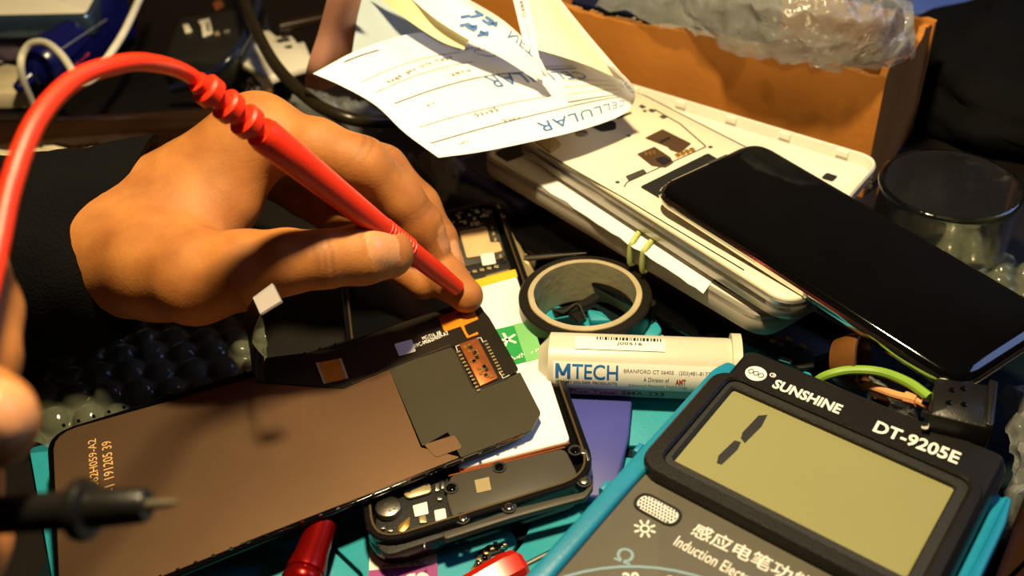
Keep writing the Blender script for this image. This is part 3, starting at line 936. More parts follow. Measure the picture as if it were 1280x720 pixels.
# ------------------------------------------------------------------ hand with the red probe
PR_TIP, PR_END = P(598, 381, .0225), P(246, 102, .146)
thumb = [J(178, 322, .062, .0185), J(245, 346, .066, .0158), J(308, 337, .070, .0128), J(358, 327, .073, .0104), J(405, 324, .073, .0092), J(452, 318, .070, .0098), J(486, 317, .066, .0086)]
index = [J(322, 168, .090, .0112), J(395, 184, .088, .0100), J(452, 206, .081, .0098), J(500, 252, .064, .0088), J(524, 281, .054, .0085), J(541, 311, .044, .0070)]
middle = [J(318, 172, .078, .0105), J(410, 188, .073, .0095), J(478, 212, .065, .0093), J(522, 258, .051, .0085), J(545, 300, .040, .0080), J(562, 339, .033, .0066)]
ringf = [J(310, 182, .066, .010), J(400, 215, .060, .0092), J(478, 255, .051, .0088), J(530, 315, .038, .0080), J(556, 346, .034, .0078), J(583, 370, .0290, .0066)]
pinky = [J(300, 200, .054, .0092), J(380, 245, .046, .0082), J(440, 285, .039, .0078), J(490, 325, .036, .0072), J(530, 355, .032, .0062)]
wr = P(128, 312, .060); wr2 = P(132, 300, .047); fa = P(30, 318, .058); fa2 = P(30, 306, .047)
palm = [(fa, wr, .018, .0185), (fa2, wr2, .017, .018), (wr, P(190, 330, .064), .0185, .018),
        (wr, index[0][0], .018, .0120), (wr, middle[0][0], .017, .0110), (wr2, ringf[0][0], .017, .0105), (wr2, pinky[0][0], .017, .010),
        (P(190, 320, .060), P(285, 215, .080), .013, .009), (P(215, 330, .060), P(290, 260, .072), .012, .007),
        (index[0][0], pinky[0][0], .0105, .009)]
bone = lambda f, i: f[i + 1][0] - f[i][0]
tn = P(476, 318, .068)
nl = []
od = (tocam(tn) + Vector((0.15, .15, .4))).normalized()
nl.append((tn + od * .0085, od, bone(thumb, 5), .0062, .0058))
for f, o in ((index, Vector((.75, -.15, .65))), (middle, Vector((.85, -.1, .5)))):
    o = o - bone(f, 4).normalized() * o.dot(bone(f, 4).normalized()); o.normalize()
    c = f[5][0] * .72 + f[4][0] * .28
    nl.append((c + o * .0068, o, bone(f, 4), .0045, .0055))
cr = []
for k in (-.0022, 0, .0024):
    cr.append((thumb[4][0] + tocam(thumb[4][0]) * .009 + bone(thumb, 4).normalized() * k, bone(thumb, 4), .0005, .00032))
for f in (index, middle):
    for j in (2, 4):
        for k in (-.0012, .0012):
            cr.append((f[j][0] + Vector((.2, 0, .9)) * .009 + bone(f, j).normalized() * k, bone(f, j), .0005, .0002))
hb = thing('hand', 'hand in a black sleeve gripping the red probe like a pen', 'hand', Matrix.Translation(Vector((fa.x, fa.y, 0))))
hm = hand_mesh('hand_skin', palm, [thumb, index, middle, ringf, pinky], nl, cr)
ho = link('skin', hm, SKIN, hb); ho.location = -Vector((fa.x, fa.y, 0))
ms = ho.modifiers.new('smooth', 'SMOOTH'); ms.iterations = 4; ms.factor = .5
# sleeve: a wide knitted cuff round the wrist
def sleeve(bm):
    A = [P(142, 296, .058), P(95, 308, .058), P(30, 320, .057), P(-60, 330, .055), P(-170, 335, .053)]
    pts = smooth(A, 7)
    N = len(pts); segs = 40; loops = []
    prof = [(.030, 0)] 
    for i, p in enumerate(pts):
        t = (pts[min(i + 1, N - 1)] - pts[max(i - 1, 0)]).normalized()
        x = t.cross(Vector((0, 0, 1))).normalized(); y = x.cross(t)
        L = []
        for k in range(segs):
            a = 2 * math.pi * k / segs
            rr = .0325 + .004 * min(1, i / 8)
            q = p + x * math.cos(a) * rr * 1.05 + y * math.sin(a) * rr
            nz = mnoise.noise(q * 45) * .005 + mnoise.noise(q * 140) * .0015
            q += (x * math.cos(a) + y * math.sin(a)) * nz * min(1, .3 + i / 6)
            q -= t * .026 * max(0, math.cos(a - .9)) * max(0, 1 - i / 9)
            q.z = max(q.z, .006)
            L.append(q)
        loops.append(L)
    c = sum(loops[0], Vector()) / segs
    inner0 = [c + (q - c) * .90 for q in loops[0]]
    inner1 = [v + (pts[4] - pts[0]) * .9 for v in inner0]
    loft(bm, [inner1, inner0] + loops, False, True)
    for v in bm.verts: v.co -= Vector((fa.x, fa.y, 0))
sl = part('sleeve', CLOTH_K, hb, sleeve, ang=80, label='black knitted sleeve')

# ------------------------------------------------------------------ red probe with its lead
pb = thing('red_probe', 'red multimeter test probe with curving red lead held by the hand', 'probe', axis_mat(PR_TIP, PR_END))
LEN = (PR_END - PR_TIP).length
part('needle', CHROME, pb, lambda bm: lathe(bm, [(.0002, 0), (.0009, .004), (.0011, .016)], 12))
part('handle', RED_RUB, pb, lambda bm: lathe(bm, [(.0016, .0145), (.0030, .016), (.0036, .03), (.0040, LEN * .45), (.0050, LEN * .72), (.0052, LEN * .82), (.0046, LEN * .835)], 28))
for i in range(9):
    z = LEN * (.33 + i * .012)
    part('grip_rib', RED_RUB, pb, lambda bm: lathe(bm, [(.0034, z - .0005), (.0042, z), (.0034, z + .0005)], 24))
def relief(bm):
    z = LEN * .83
    lathe(bm, [(.0030, z), (.0029, LEN)], 16)
part('relief_core', RED_RUB, pb, relief)
for i in range(3):
    z = LEN * (.855 + i * .05); r = .0050 - i * .0003
    part('relief_ring', RED_RUB, pb, lambda bm: lathe(bm, [(r - .0008, z), (r, z + .0006), (r, z + .0036), (r - .0008, z + .0042)], 20))
pinv = axis_mat(PR_TIP, PR_END).inverted()
dirp = (PR_END - PR_TIP).normalized()
cable = [PR_END - dirp * .008, PR_END + dirp * .004, P(185, 78, .160), P(140, 82, .165), P(90, 102, .167), P(45, 152, .166), P(14, 230, .161), P(-6, 320, .155), P(-30, 420, .150)]
part('lead', RED_RUB, pb, lambda bm: tube(bm, [pinv @ p for p in smooth(cable, 8)], .0021, 14), label='glossy red lead')

# ------------------------------------------------------------------ second hand with the black probe, close to the lens
def JD(px, py, d, r): return (PD(px, py, d), r)
t2 = [JD(-250, 600, .185, .0125), JD(-160, 565, .180, .0110), JD(-80, 535, .174, .0098), JD(-28, 525, .170, .0094), JD(-12, 527, .169, .0075)]
i2 = [JD(-280, 300, .225, .0115), JD(-170, 250, .215, .0100), JD(-60, 300, .205, .0096), JD(-34, 390, .195, .0088), JD(-34, 450, .19, .0082), JD(-50, 560, .183, .0070)]
m2 = [JD(-260, 400, .235, .0112), JD(-150, 480, .225, .0100), JD(-60, 600, .205, .0092), JD(-45, 680, .195, .0085), JD(-60, 750, .185, .0072)]
r2 = [JD(-270, 500, .240, .0108), JD(-150, 600, .230, .0095), JD(-60, 700, .215, .0088), JD(-50, 780, .200, .0080)]
w2 = PD(-420, 520, .235)
palm2 = [(PD(-520, 550, .238), w2, .022, .020)] + [(w2, f[0][0], .018, .0115) for f in (t2, i2, m2, r2)] + [(i2[0][0], r2[0][0], .011, .010)]
o2 = (tocam(t2[-1][0]) + RGT * .9 + UPV * .5).normalized()
n2 = [(t2[-1][0] + o2 * .0068, o2, bone(t2, 2), .0055, .0050)]
h2 = thing('hand', 'blurred foreground hand at the left edge holding the black probe', 'hand', Matrix.Translation(w2))
hm2 = hand_mesh('hand_skin', palm2, [t2, i2, m2, r2], n2, [], res=.0013)
h2o = link('skin', hm2, SKIN, h2); h2o.location = -w2
ms = h2o.modifiers.new('smooth', 'SMOOTH'); ms.iterations = 3; ms.factor = .5
q0, q1 = PD(-120, 652, .178), PD(184, 631, .172)
k2 = thing('black_probe', 'blurred black test probe with round finger guard over the bronze foil', 'probe', axis_mat(q0, q1))
LN = (q1 - q0).length
gz = LN * .745
part('handle', BLACK_PL, k2, lambda bm: lathe(bm, [(.0034, 0), (.0036, gz - .002), (.0036, LN * .8), (.0032, LN * .985), (.0028, LN)], 28))
part('finger_guard', BLACK_PL, k2, lambda bm: lathe(bm, [(.0036, gz - .0018), (.0055, gz - .0012), (.0058, gz), (.0055, gz + .0012), (.0036, gz + .0018)], 28))
part('needle', pm('dull_steel', (86, 78, 62), .6, metal=.3), k2, lambda bm: lathe(bm, [(.0010, LN - .001), (.0008, LN + .004), (.0002, LN + .006)], 12))

# ================================================================== between phone and multimeter
# ------------------------------------------------------------------ roll of black tape
tc = P(731, 366, .024)
rt = thing('tape_roll', 'roll of black electrical tape on a grey card core beside the opened phone', 'tape', Matrix.Translation((tc.x, tc.y, .0042)))
HT = .0198
def hollow(bm, ro, ri, z0, z1, b, segs=56, jag=0.0):
    loops = []
    for r, z in ((ri, z0), (ro - b, z0), (ro, z0 + b), (ro, z1 - b), (ro - b, z1), (ri, z1), (ri, z0)):
        loops.append([Vector(((r + jag * mnoise.noise((k * .4, z * 200, r * 90))) * math.cos(2 * math.pi * k / segs), (r + jag * mnoise.noise((k * .4, z * 200, r * 90))) * math.sin(2 * math.pi * k / segs), z)) for k in range(segs)])
    loft(bm, loops, False, False)
part('tape_layers', TAPE, rt, lambda bm: hollow(bm, .0258, .0219, 0, HT - .0008, .0006))
part('card_core', CORE, rt, lambda bm: hollow(bm, .0221, .0198, .0002, HT, .0003, jag=.0002), label='grey cardboard core')
e0 = tc + Vector((.0245, -.0085, 0))
part('tape_end', TAPE, rt, lambda bm: prism(bm, [(x - 0, y) for x, y in ((.0243, -.0102), (.0262, -.0085), (.0262, -.006), (.0250, -.006))], .0003, HT - .001))
# things lying inside the roll
ci = P(728, 388, .006)
def at_px(pts, z): return [P(x, y, z) for x, y in pts]
def slab(name, pts, z0, z1, mat, label, cat, bev=.0005, r=.001, group=None, parent=None):
    f = flat(z1)
    o = part(name, mat, parent, lambda bm: prism(bm, rpoly([tuple(p) for p in f.poly(pts)], r, 4), z0, z1, bev))
    if parent is None: tag(o, label, cat, group)
    return o
wk = part('plastic_clip', BLACK_PL, None, lambda bm: (tube(bm, at_px([(692, 392), (712, 388), (735, 378), (746, 371)], .010), .0026, 8, .0014), tube(bm, at_px([(712, 389), (722, 396), (728, 402)], .009), .0022, 8, .0012)))
tag(wk, 'small black plastic clip lying inside the tape roll', 'clip')
slab('teal_chip', [(734, 386), (752, 389), (764, 400), (738, 400)], .0042, .008, TEAL, 'small teal plastic chip lying inside the tape roll', 'plastic chip')
lp = part('wire_loop', STEEL, None, lambda bm: tube(bm, smooth(at_px([(688, 386), (705, 389), (722, 380), (732, 398)], .0125), 6), .0004, 6))
tag(lp, 'thin curled steel wire lying inside the tape roll', 'wire')

# ------------------------------------------------------------------ flux tube
fa_, fb_ = P(688, 453, .0158), P(922, 462, .0158)
fx = thing('flux_syringe', 'white flux paste tube lettered MTECH with a barcode sticker', 'tube', axis_mat(fa_, fb_))
FLN = (fb_ - fa_).length
FR_ = .0112
part('barrel', TUBE_PL, fx, lambda bm: lathe(bm, [(.006, -.004), (FR_ - .002, -.001), (FR_, .0), (FR_, FLN - .004), (FR_ - .001, FLN)], 40))
part('end_flange', TUBE_PL, fx, lambda bm: lathe(bm, [(FR_ - .001, FLN - .003), (FR_ + .0018, FLN - .0028), (FR_ + .0018, FLN + .0005), (FR_ - .002, FLN + .0012)], 32))
finv = axis_mat(fa_, fb_).inverted()
fdir = (fb_ - fa_).normalized()
fup = Vector((0, 0, 1)); fup = (fup - fdir * fup.dot(fdir)).normalized(); ffr = fdir.cross(fup)   # ffr faces the viewer
if ffr.y > 0: ffr = -ffr
def fpt(s, ang, r):
    """s along the barrel in metres, ang up from the viewer side"""
    return finv @ (fa_ + fdir * s + (ffr * math.cos(ang) + fup * math.sin(ang)) * r)
def fgrid(s0, s1, a0, a1, r, n=14, m=10):
    return [[fpt(s0 + (s1 - s0) * i / n, math.radians(a0 + (a1 - a0) * j / m), r) for i in range(n + 1)] for j in range(m + 1)]
def fcurve(name, mat, s0, s1, a0, a1, r, parent=None, label=None):
    return part(name, mat, parent or fx, lambda bm: add_sheet(bm, fgrid(s0, s1, a0, a1, r), .0001), label=label)
def ftext(s, s0, s1, a0, a1, mat, r=.0002, bold=0.0, parent=None):
    me, co = glyphs(s, bold, sub=True)
    out = []
    for x, y, _ in co:
        out += list(fpt(s0 + (s1 - s0) * x, math.radians(a0 + (a1 - a0) * y), FR_ + r))
    me.vertices.foreach_set('co', out); me.materials.clear(); me.update()
    return link('lettering', me, mat, parent or fx)
sx = lambda px: (P(px, 455, .024) - fa_).dot(fdir)
lb = fcurve('paper_label', LABEL, .002, FLN - .008, -38, 46, FR_ + .00008, label='white printed label')
ftext('TECH', sx(715), sx(773), 14, 42, INK_B, bold=.012)
def capital_m(bm):
    w_ = .22
    for (x0, y0), (x1, y1) in (((0, 0), (0, 1)), ((1 - w_, 0), (1 - w_, 1)), ((0, 1), (.5 - w_ / 2, .22)), ((.5 - w_ / 2, .22), (1 - w_, 1))):
        n = 8
        L = [[], []]
        for i in range(n + 1):
            t = i / n
            for k in (0, 1):
                x = x0 + (x1 - x0) * t + k * w_
                y = y0 + (y1 - y0) * t
                L[k].append(fpt(sx(694) + (sx(713) - sx(694)) * x, math.radians(14 + 28 * y), FR_ + .0002))
        add_sheet(bm, L, .00004)
part('lettering', INK_B, fx, capital_m)
ftext('ED SMT SOLDER PRODUCTS', sx(695), sx(772), 4, 10, INK_K, bold=.01)
ftext('BRANFORD CT 06405   (203)481-8177', sx(780), sx(888), 27, 36, INK_G)
ftext('A Division of', sx(805), sx(837), 14, 22, INK_G)
ftext('AMT', sx(845), sx(858), 10, 21, INK_R, bold=.03)
ftext('Advanced Materials Technology', sx(786), sx(860), 1, 8, INK_G)
fcurve('label_band', pm('mauve_band', (150, 120, 120), .5), .002, FLN - .008, -40, -6, FR_ + .00012)
ftext('Flux Type: SMA-223', sx(712), sx(832), -27, -12, INK_K, r=.0003, bold=.01)
st = fcurve('barcode_sticker', WHITE, sx(717), sx(831), 70, 100, FR_ + .0003, label='white barcode sticker')
random.seed(11)
def bars(bm):
    s = sx(744)
    while s < sx(826):
        w_ = random.choice((.0003, .0005, .0009))
        add_sheet(bm, fgrid(s, s + w_, 92, 100, FR_ + .0005, 1, 4), .00008)
        s += w_ + random.choice((.0004, .0006))
part('barcode', INK_K, st, bars)
ftext('J00516', sx(770), sx(802), 79, 87, INK_K, r=.0006, parent=st)

# ------------------------------------------------------------------ purple blue card under the meter's edge
slab('blue_card', [(700, 484), (791, 491), (786, 545), (768, 620), (700, 620), (680, 560)], .0042, .0085, PURPLE, 'purple blue plastic card lying between phone and multimeter', 'card', .0008, .0015)
# ------------------------------------------------------------------ bits near the bottom edge
bf = Fr((458, 800, .0046), (560, 790, .0046), (462, 655, .0046))
gb = thing('printed_card', 'white card with a magenta band sticking out below the opened phone', 'card', bf)
part('card_sheet', LABEL, gb, lambda bm: prism(bm, bf.poly([(461, 800), (548, 800), (545, 640), (462, 660)]), -.0005, .0002))
part('magenta_band', PURP_BAND, gb, lambda bm: prism(bm, bf.poly([(461, 800), (548, 800), (547, 705), (461, 714)]), .0002, .00035))
text('Made in china', bf, (530, 700), (478, 706), (530, 706), .0002, INK_G, gb)
text('GB-9V', bf, (538, 714), (470, 721), (539, 742), .00035, INK_W, gb, bold=.03)
# red metal torch
ra, rb_ = P(404, 652, .015), P(366, 760, .013)
rc = thing('red_torch', 'small red anodised metal torch poking out below the display', 'torch', axis_mat(ra, rb_))
part('barrel', RED_MET, rc, lambda bm: lathe(bm, [(.0034, 0), (.0046, .0012), (.0052, .012), (.0060, .0165), (.0060, .018), (.0055, .0186), (.0060, .0192), (.0064, .021), (.0060, .0222), (.0066, .0235), (.0068, .045), (.006, .046)], 32))
part('tip_stud', CHROME, rc, lambda bm: lathe(bm, [(.0018, -.0012), (.0015, -.0018), (.0004, -.002)], 14, cap=True), label='bright metal stud')
# red screwdriver end
xa, xb = P(655, 707, .011), P(600, 735, .011)
rs = thing('red_screwdriver', 'red faceted screwdriver handle end at the bottom edge', 'screwdriver', axis_mat(xa, xb))
part('handle', RED_PL, rs, lambda bm: lathe(bm, [(.0045, 0), (.006, .0015), (.0065, .006), (.006, .012), (.0045, .03)], 7), ang=20)
part('shaft', STEEL, rs, lambda bm: tube(bm, [(0, 0, 0), (0, 0, -.012)], .0008, 8))
# flex scrap
gf = flat(.0048)
fs = thing('flex_scrap', 'scrap of circuit flex with gold and silver parts beside the red screwdriver', 'circuit part', gf)
part('strip', BLACK_MT, fs, lambda bm: prism(bm, gf.poly([(588, 716), (600, 690), (610, 682), (632, 680), (630, 688), (614, 694), (604, 716)]), -.0006, .0004))
random.seed(21)
for i in range(11):
    t = i / 10
    x, y = 594 + 34 * t + random.uniform(-3, 3), 714 - 32 * t ** .6 + random.uniform(-3, 3)
    part('component', (GOLD, CHROME, BRASS, BLACK_GL)[i % 4], fs, lambda bm: prism(bm, gf.poly([(x - 3, y - 2), (x + 2, y - 3), (x + 4, y + 2), (x - 2, y + 3)]), .0004, .0016, .0002))

# ================================================================== black chassis parts behind the tape
def chassis(name, pts, z0, z1, label, lugs, mat=BLACK_FR):
    f = Fr((*pts[0], z1), (*pts[1], z1), (*pts[3], z1))
    t = thing(name, label, 'phone frame', f)
    o = rpoly(f.poly(pts), .008, 5)
    part('back_plate', BLACK_MT, t, lambda bm: prism(bm, inset(o, .0008), z0 - z1, z0 - z1 + .0018, .0005))
    part('rim', mat, t, lambda bm: ring(bm, o, inset(o, .0022), z0 - z1 + .001, 0, .0005))
    for (x, y, a, b, m) in lugs:
        c = f.loc(x, y)
        part('contact_lug', m, t, lambda bm: prism(bm, rrect(c[0] - a, c[1] - b, c[0] + a, c[1] + b, min(a, b) * .5, 3), z0 - z1 + .0016, .0006, .0002))
    return t, f, o
c1, f1, o1 = chassis('phone_chassis', [(640, 268), (990, 462), (1090, 425), (740, 232)], .0045, .0115, 'black empty phone chassis lying under the silver phones behind the tape roll',
    [(905, 412, .001, .001, GOLD), (965, 428, .0012, .001, GOLD), (972, 445, .002, .0008, BRASS), (985, 425, .0012, .0010, BRASS), (1003, 438, .0015, .0010, GOLD)])
def strip(bm):
    P0 = [f1.loc(*p) for p in ((803, 348), (812, 350), (822, 362), (846, 366), (856, 378), (886, 388), (893, 396), (912, 400))]
    q = [Vector((x, y, .0008)) for x, y in P0]
    for a, b in zip(q, q[1:]):
        tube(bm, [a, b], .0009, 6, .0004)
part('antenna_strip', STEEL, c1, strip, label='zigzag silver antenna strip')
part('screw', COPPER, c1, lambda bm: prism(bm, ellipse(*f1.loc(799, 345), .0016, .0016, 12), -.002, .001, .0003))
slab('phone_cover', [(612, 232), (650, 228), (930, 400), (905, 440), (640, 300)], .0118, .0140, BLACK_GL, 'glossy black phone cover between the silver phones and the tape roll', 'phone cover', .0006, .004)
# tan metal bracket and tweezer by the phone's right edge
slab('metal_shield', [(632, 272), (656, 268), (676, 312), (668, 326), (646, 318)], .0045, .0100, BRASS, 'tan metal shield plate leaning on the opened phone', 'metal plate', .0006, .001)
bk = part('bent_bracket', BRASS, None, lambda bm: tube(bm, smooth(at_px([(634, 282), (648, 312), (660, 340), (668, 356), (664, 366)], .0135), 5), [.0009, .0016, .0026, .0022, .001], 8, [.0006, .0006, .0009, .0012, .0006]))
tag(bk, 'long bent brass coloured bracket along the phone edge', 'metal bracket')
ta, tb = P(656, 323, .014), P(733, 316, .020)
tw = part('tweezer_tip', STEEL, None, lambda bm: tube(bm, [ta, ta.lerp(tb, .3), ta.lerp(tb, .7), tb], [.0018, .0015, .0009, .0002], 10, [.0012, .001, .0006, .0002]))
tag(tw, 'pointed steel tweezer tip just above the tape roll', 'tweezers')
hk = part('white_hook', WHITE_PL, None, lambda bm: tube(bm, smooth(at_px([(829, 423), (818, 416), (808, 409), (814, 403), (819, 400)], .0105), 5), .0009, 8))
tag(hk, 'small white hooked plastic clip beside the flux tube', 'clip')
for i, (pts, lab) in enumerate((([(800, 410), (808, 398), (822, 402), (828, 412), (822, 420), (806, 420)], 'rounded teal plastic piece next to the white hook'),
                    ([(868, 405), (888, 412), (884, 420), (872, 420)], 'small teal tab between the flux tube and the black chassis'),
                    ([(925, 425), (975, 448), (970, 455), (925, 436)], 'narrow teal strip above the multimeter head'),
                    ([(1003, 462), (1016, 466), (1014, 472), (1002, 468)], 'tiny teal tab above the lettering on the meter'))):
    slab('teal_piece', pts, .0042, .0140, TEAL, lab, 'plastic piece', .0006, .0015)
pbd = Fr((950, 452, .016), (1012, 470, .016), (960, 415, .016))
bd2 = thing('circuit_strip', 'narrow dark circuit strip with gold dots behind the multimeter head', 'circuit part', pbd)
part('board', BLACK_MT, bd2, lambda bm: prism(bm, pbd.poly([(925, 418), (945, 408), (1016, 440), (1018, 458), (1000, 460)]), -.002, 0, .0003))
for x, y, m in ((966, 428, BRASS), (986, 426, GOLD), (1003, 434, GOLD), (978, 450, SILVER), (985, 452, SILVER), (957, 420, STEEL), (975, 432, STEEL)):
    c = pbd.loc(x, y)
    part('component', m, bd2, lambda bm: prism(bm, rrect(c[0] - .0012, c[1] - .0008, c[0] + .0012, c[1] + .0008, .0003, 2), 0, .0008, .0001))
# amber cap
aq = P(1042, 452, .030)
ac = part('amber_cap', AMBER, None, lambda bm: lathe(bm, [(.002, -.001), (.0075, .001), (.0095, .006), (.0098, .010), (.0086, .0102), (.008, .006), (.004, .002), (.001, .0015)], 24, Matrix.Translation(aq) @ Matrix.Rotation(1.15, 4, 'Y') @ Matrix.Rotation(.5, 4, 'X')))
tag(ac, 'amber brown plastic cap tilted behind the multimeter', 'cap')
hl = part('brown_holder', BROWN, None, lambda bm: prism(bm, rpoly([tuple(p) for p in flat(.024).poly([(1080, 470), (1110, 462), (1120, 500), (1090, 500)])], .002, 3), .004, .024, .001))
tag(hl, 'brown plastic block under the peach coloured wire', 'block')

# ================================================================== stack of silver phones
WHITE_PL2 = pm('pale_grey_plastic', (176, 172, 162), .4, var=.05)
# lowest: silver framed phone tied with a rubber band and paper strip
s1 = Fr((601, 193, .036), (957, 402, .036), (700, 150, .036))
sp = thing('silver_phone', 'lowest silver framed phone of the stack, banded with a white paper strip', 'phone', s1)
a, b = s1.loc(598, 191), s1.loc(958, 402)
so = rpoly([a, b, (b[0] + .003, b[1] + .040), (a[0] + .003, a[1] + .040)], .009, 6)
part('body', WHITE_PL2, sp, lambda bm: prism(bm, so, -.0100, -.0005, .0016))
part('rim', SILVER_PL, sp, lambda bm: ring(bm, so, inset(so, .0018), -.003, .0, .0006))
part('screen_glass', BLACK_GL, sp, lambda bm: prism(bm, inset(so, .0042), -.001, .00015))
part('white_border', WHITE_PL, sp, lambda bm: ring(bm, inset(so, .0016), inset(so, .0055), -.001, .0001))
def torn(bm):
    pts = [(640, 197), (660, 193), (895, 345), (886, 358)]
    n = 26
    up = [(660 + (895 - 660) * i / n, 193 + (345 - 193) * i / n + random.uniform(-.6, .6)) for i in range(n + 1)]
    lo = [(632 + (879 - 632) * i / n, 203 + (366 - 203) * i / n + random.uniform(-1.6, 1.6)) for i in range(n + 1)]
    prism(bm, s1.poly(up + lo[::-1], .0004), .0003, .0005)
random.seed(2)
part('paper_strip', PAPER, sp, torn, label='torn white paper strip')
for x0, y0, x1, y1 in ((806, 283, 788, 306), (824, 292, 804, 315)):
    pa, pb_ = s1.loc(x0, y0, .001), s1.loc(x1, y1, 0)
    d = Vector((pb_[0] - pa[0], pb_[1] - pa[1])).normalized()
    yb = (s1.loc(600, 193)[1])
    q = [Vector((pa[0] - d.x * .05, pa[1] - d.y * .05, .0012)), Vector((pa[0], pa[1], .0013)), Vector((pb_[0], yb + .0006, .0014)), Vector((pb_[0] + .0002, yb - .0012, -.001)), Vector((pb_[0] + .0003, yb - .0012, -.0085)), Vector((pb_[0], yb + .002, -.0098))]
    part('rubber_band', RUBBERB, sp, lambda bm: tube(bm, smooth(q, 5), .0011, 8), label='pale green rubber band')
# white back cover, inside up
s3 = Fr((788, 104, .036), (1092, 196, .036), (900, 60, .036))
wc = thing('white_back_cover', 'white plastic phone back cover lying inside up under the black phone', 'phone cover', s3)
A_, B_, C_ = s3.loc(760, 95), s3.loc(1104, 198), s3.loc(1096, 268)
sg = 1 if C_[1] > 0 else -1
w3 = [A_, B_, (B_[0] + .003, B_[1] + sg * .068), (A_[0] + .003, A_[1] + sg * .068)]
if sg < 0: w3 = w3[::-1]
wo = rpoly(w3, .010, 7)
def shell(bm):
    L = [(inset(wo, .003), -.008), (inset(wo, .0006), -.006), (wo, -.001), (inset(wo, .0006), 0), (inset(wo, .0014), -.0004), (inset(wo, .0022), -.0055), (inset(wo, .004), -.0066)]
    loft(bm, [[(x, y, z) for x, y in p] for p, z in L], True, True)
part('shell', WHITE_PL, wc, shell)
for i in range(5):
    t = .12 + i * .19
    c = (A_[0] + (B_[0] - A_[0]) * t, A_[1] + (B_[1] - A_[1]) * t + sg * .0024)
    part('clip_tab', WHITE, wc, lambda bm: box(bm, c[0] - .0028, c[1] - .0008, -.0030, c[0] + .0028, c[1] + .0008, -.0008))
ch = s3.loc(1037, 221, -.0062)
part('cover_hole', BLACK_MT, wc, lambda bm: prism(bm, rrect(ch[0] - .0026, ch[1] - .0026, ch[0] + .0026, ch[1] + .0026, .0010, 4), -.0068, -.0062), label='dark square opening')
for k in range(3):
    c = s3.loc(1091, 226 + k * 5, -.001)
    part('vent_slit', DARK_GR, wc, lambda bm: box(bm, c[0] - .002, c[1] - .0004, -.0012, c[0] - .0004, c[1] + .0004, .0002))
# upper: cream chassis phone without battery
s2 = Fr((656, 178, .047), (985, 383, .047), (800, 122, .047))
cp = thing('stripped_phone', 'stripped cream phone chassis with open card slots on the stack', 'phone', s2)
a, b = s2.loc(640, 166), s2.loc(987, 386)
H2 = .069
co_ = rpoly([a, b, (b[0] + .003, b[1] + H2), (a[0] + .003, a[1] + H2)], .010, 7)
part('body', SILVER_PL, cp, lambda bm: prism(bm, co_, -.0085, -.0012, .0012))
part('side_rim', SILVER, cp, lambda bm: ring(bm, co_, inset(co_, .0013), -.0045, -.0004, .0005))
s2p = lambda pts, r=.0006: rpoly(s2.poly(pts), r, 3)
part('chassis_plate', CREAM, cp, lambda bm: prism(bm, inset(co_, .0016), -.002, 0, .0004))
part('side_key', STEEL, cp, lambda bm: box(bm, s2.loc(735, 236)[0] - .006, a[1] - .0006, -.005, s2.loc(735, 236)[0] + .006, a[1] + .001, -.003))
part('camera_opening', BLACK_MT, cp, lambda bm: prism(bm, s2p([(738, 152), (748, 147), (770, 153), (770, 162), (752, 165), (738, 158)], .0014), -.0005, .0002), label='dark oval camera opening')
for k in range(3):
    part('speaker_slot', DARK_GR, cp, lambda bm: prism(bm, s2p([(770 + k * 4, 147 - k * 1.5), (780 + k * 4, 143 - k * 1.5), (782 + k * 4, 145 - k * 1.5), (772 + k * 4, 149 - k * 1.5)], .0001), -.0005, .0002))
c = s2.loc(727, 167)
part('flash_lens', STEEL, cp, lambda bm: prism(bm, ellipse(*c, .0028, .0028, 18), -.0005, .0006, .0003))
part('jack_socket', BRASS, cp, lambda bm: prism(bm, s2p([(668, 178), (690, 170), (702, 182), (688, 192)], .0006), -.001, .0010, .0004))
cs = part('card_slot', pm('slot_brown', (96, 72, 50), .45, metal=.4), cp, lambda bm: prism(bm, s2p([(806, 173), (828, 162), (864, 180), (850, 192), (838, 188), (834, 184)], .0004), -.0005, .0003), label='brown sim card slot')
part('slot_gap', INK_K, cs, lambda bm: prism(bm, s2p([(824, 178), (836, 172), (838, 174), (826, 180)], .0001), .0003, .0005))
sd = part('card_slot', pm('slot_brown', (96, 72, 50), .45), cp, lambda bm: prism(bm, s2p([(796, 193), (818, 184), (838, 197), (842, 204), (832, 210), (815, 208)], .0004), -.0005, .0003), label='brown memory card slot')
part('slot_contacts', GOLD, sd, lambda bm: [prism(bm, s2.poly([(805 + i * 5, 192 - i * 1), (808 + i * 5, 191 - i * 1), (810 + i * 5, 195 - i), (807 + i * 5, 196 - i)]), .0003, .0006) for i in range(3)])
part('slot_hole', INK_K, sd, lambda bm: prism(bm, s2p([(818, 200), (830, 196), (840, 202), (830, 208)], .0012), .0003, .0005))
part('spring_contacts', GOLD, cp, lambda bm: [prism(bm, s2.poly([(843 + i * 6, 195 - i * 2.4), (847 + i * 6, 193.5 - i * 2.4), (851 + i * 6, 196 - i * 2.4), (847 + i * 6, 198 - i * 2.4)]), 0, .0010, .0001) for i in range(4)])
part('bay_edge', DARK_GR, cp, lambda bm: [tube(bm, [Vector((*s2.loc(*p), .0001)) for p in q], .0003, 5) for q in (((780, 234), (784, 228), (882, 184)), ((818, 137), (850, 155), (882, 183)), ((672, 186), (720, 214), (780, 248), (930, 338)))])
part('bay_floor', BLACK_MT, cp, lambda bm: prism(bm, s2p([(800, 234), (885, 192), (1040, 285), (960, 330)], .001), -.0005, .0003))
part('bay_notch', DARK_GR, cp, lambda bm: prism(bm, s2p([(782, 221), (804, 212), (808, 216), (786, 227)], .0003), -.0005, .0004))
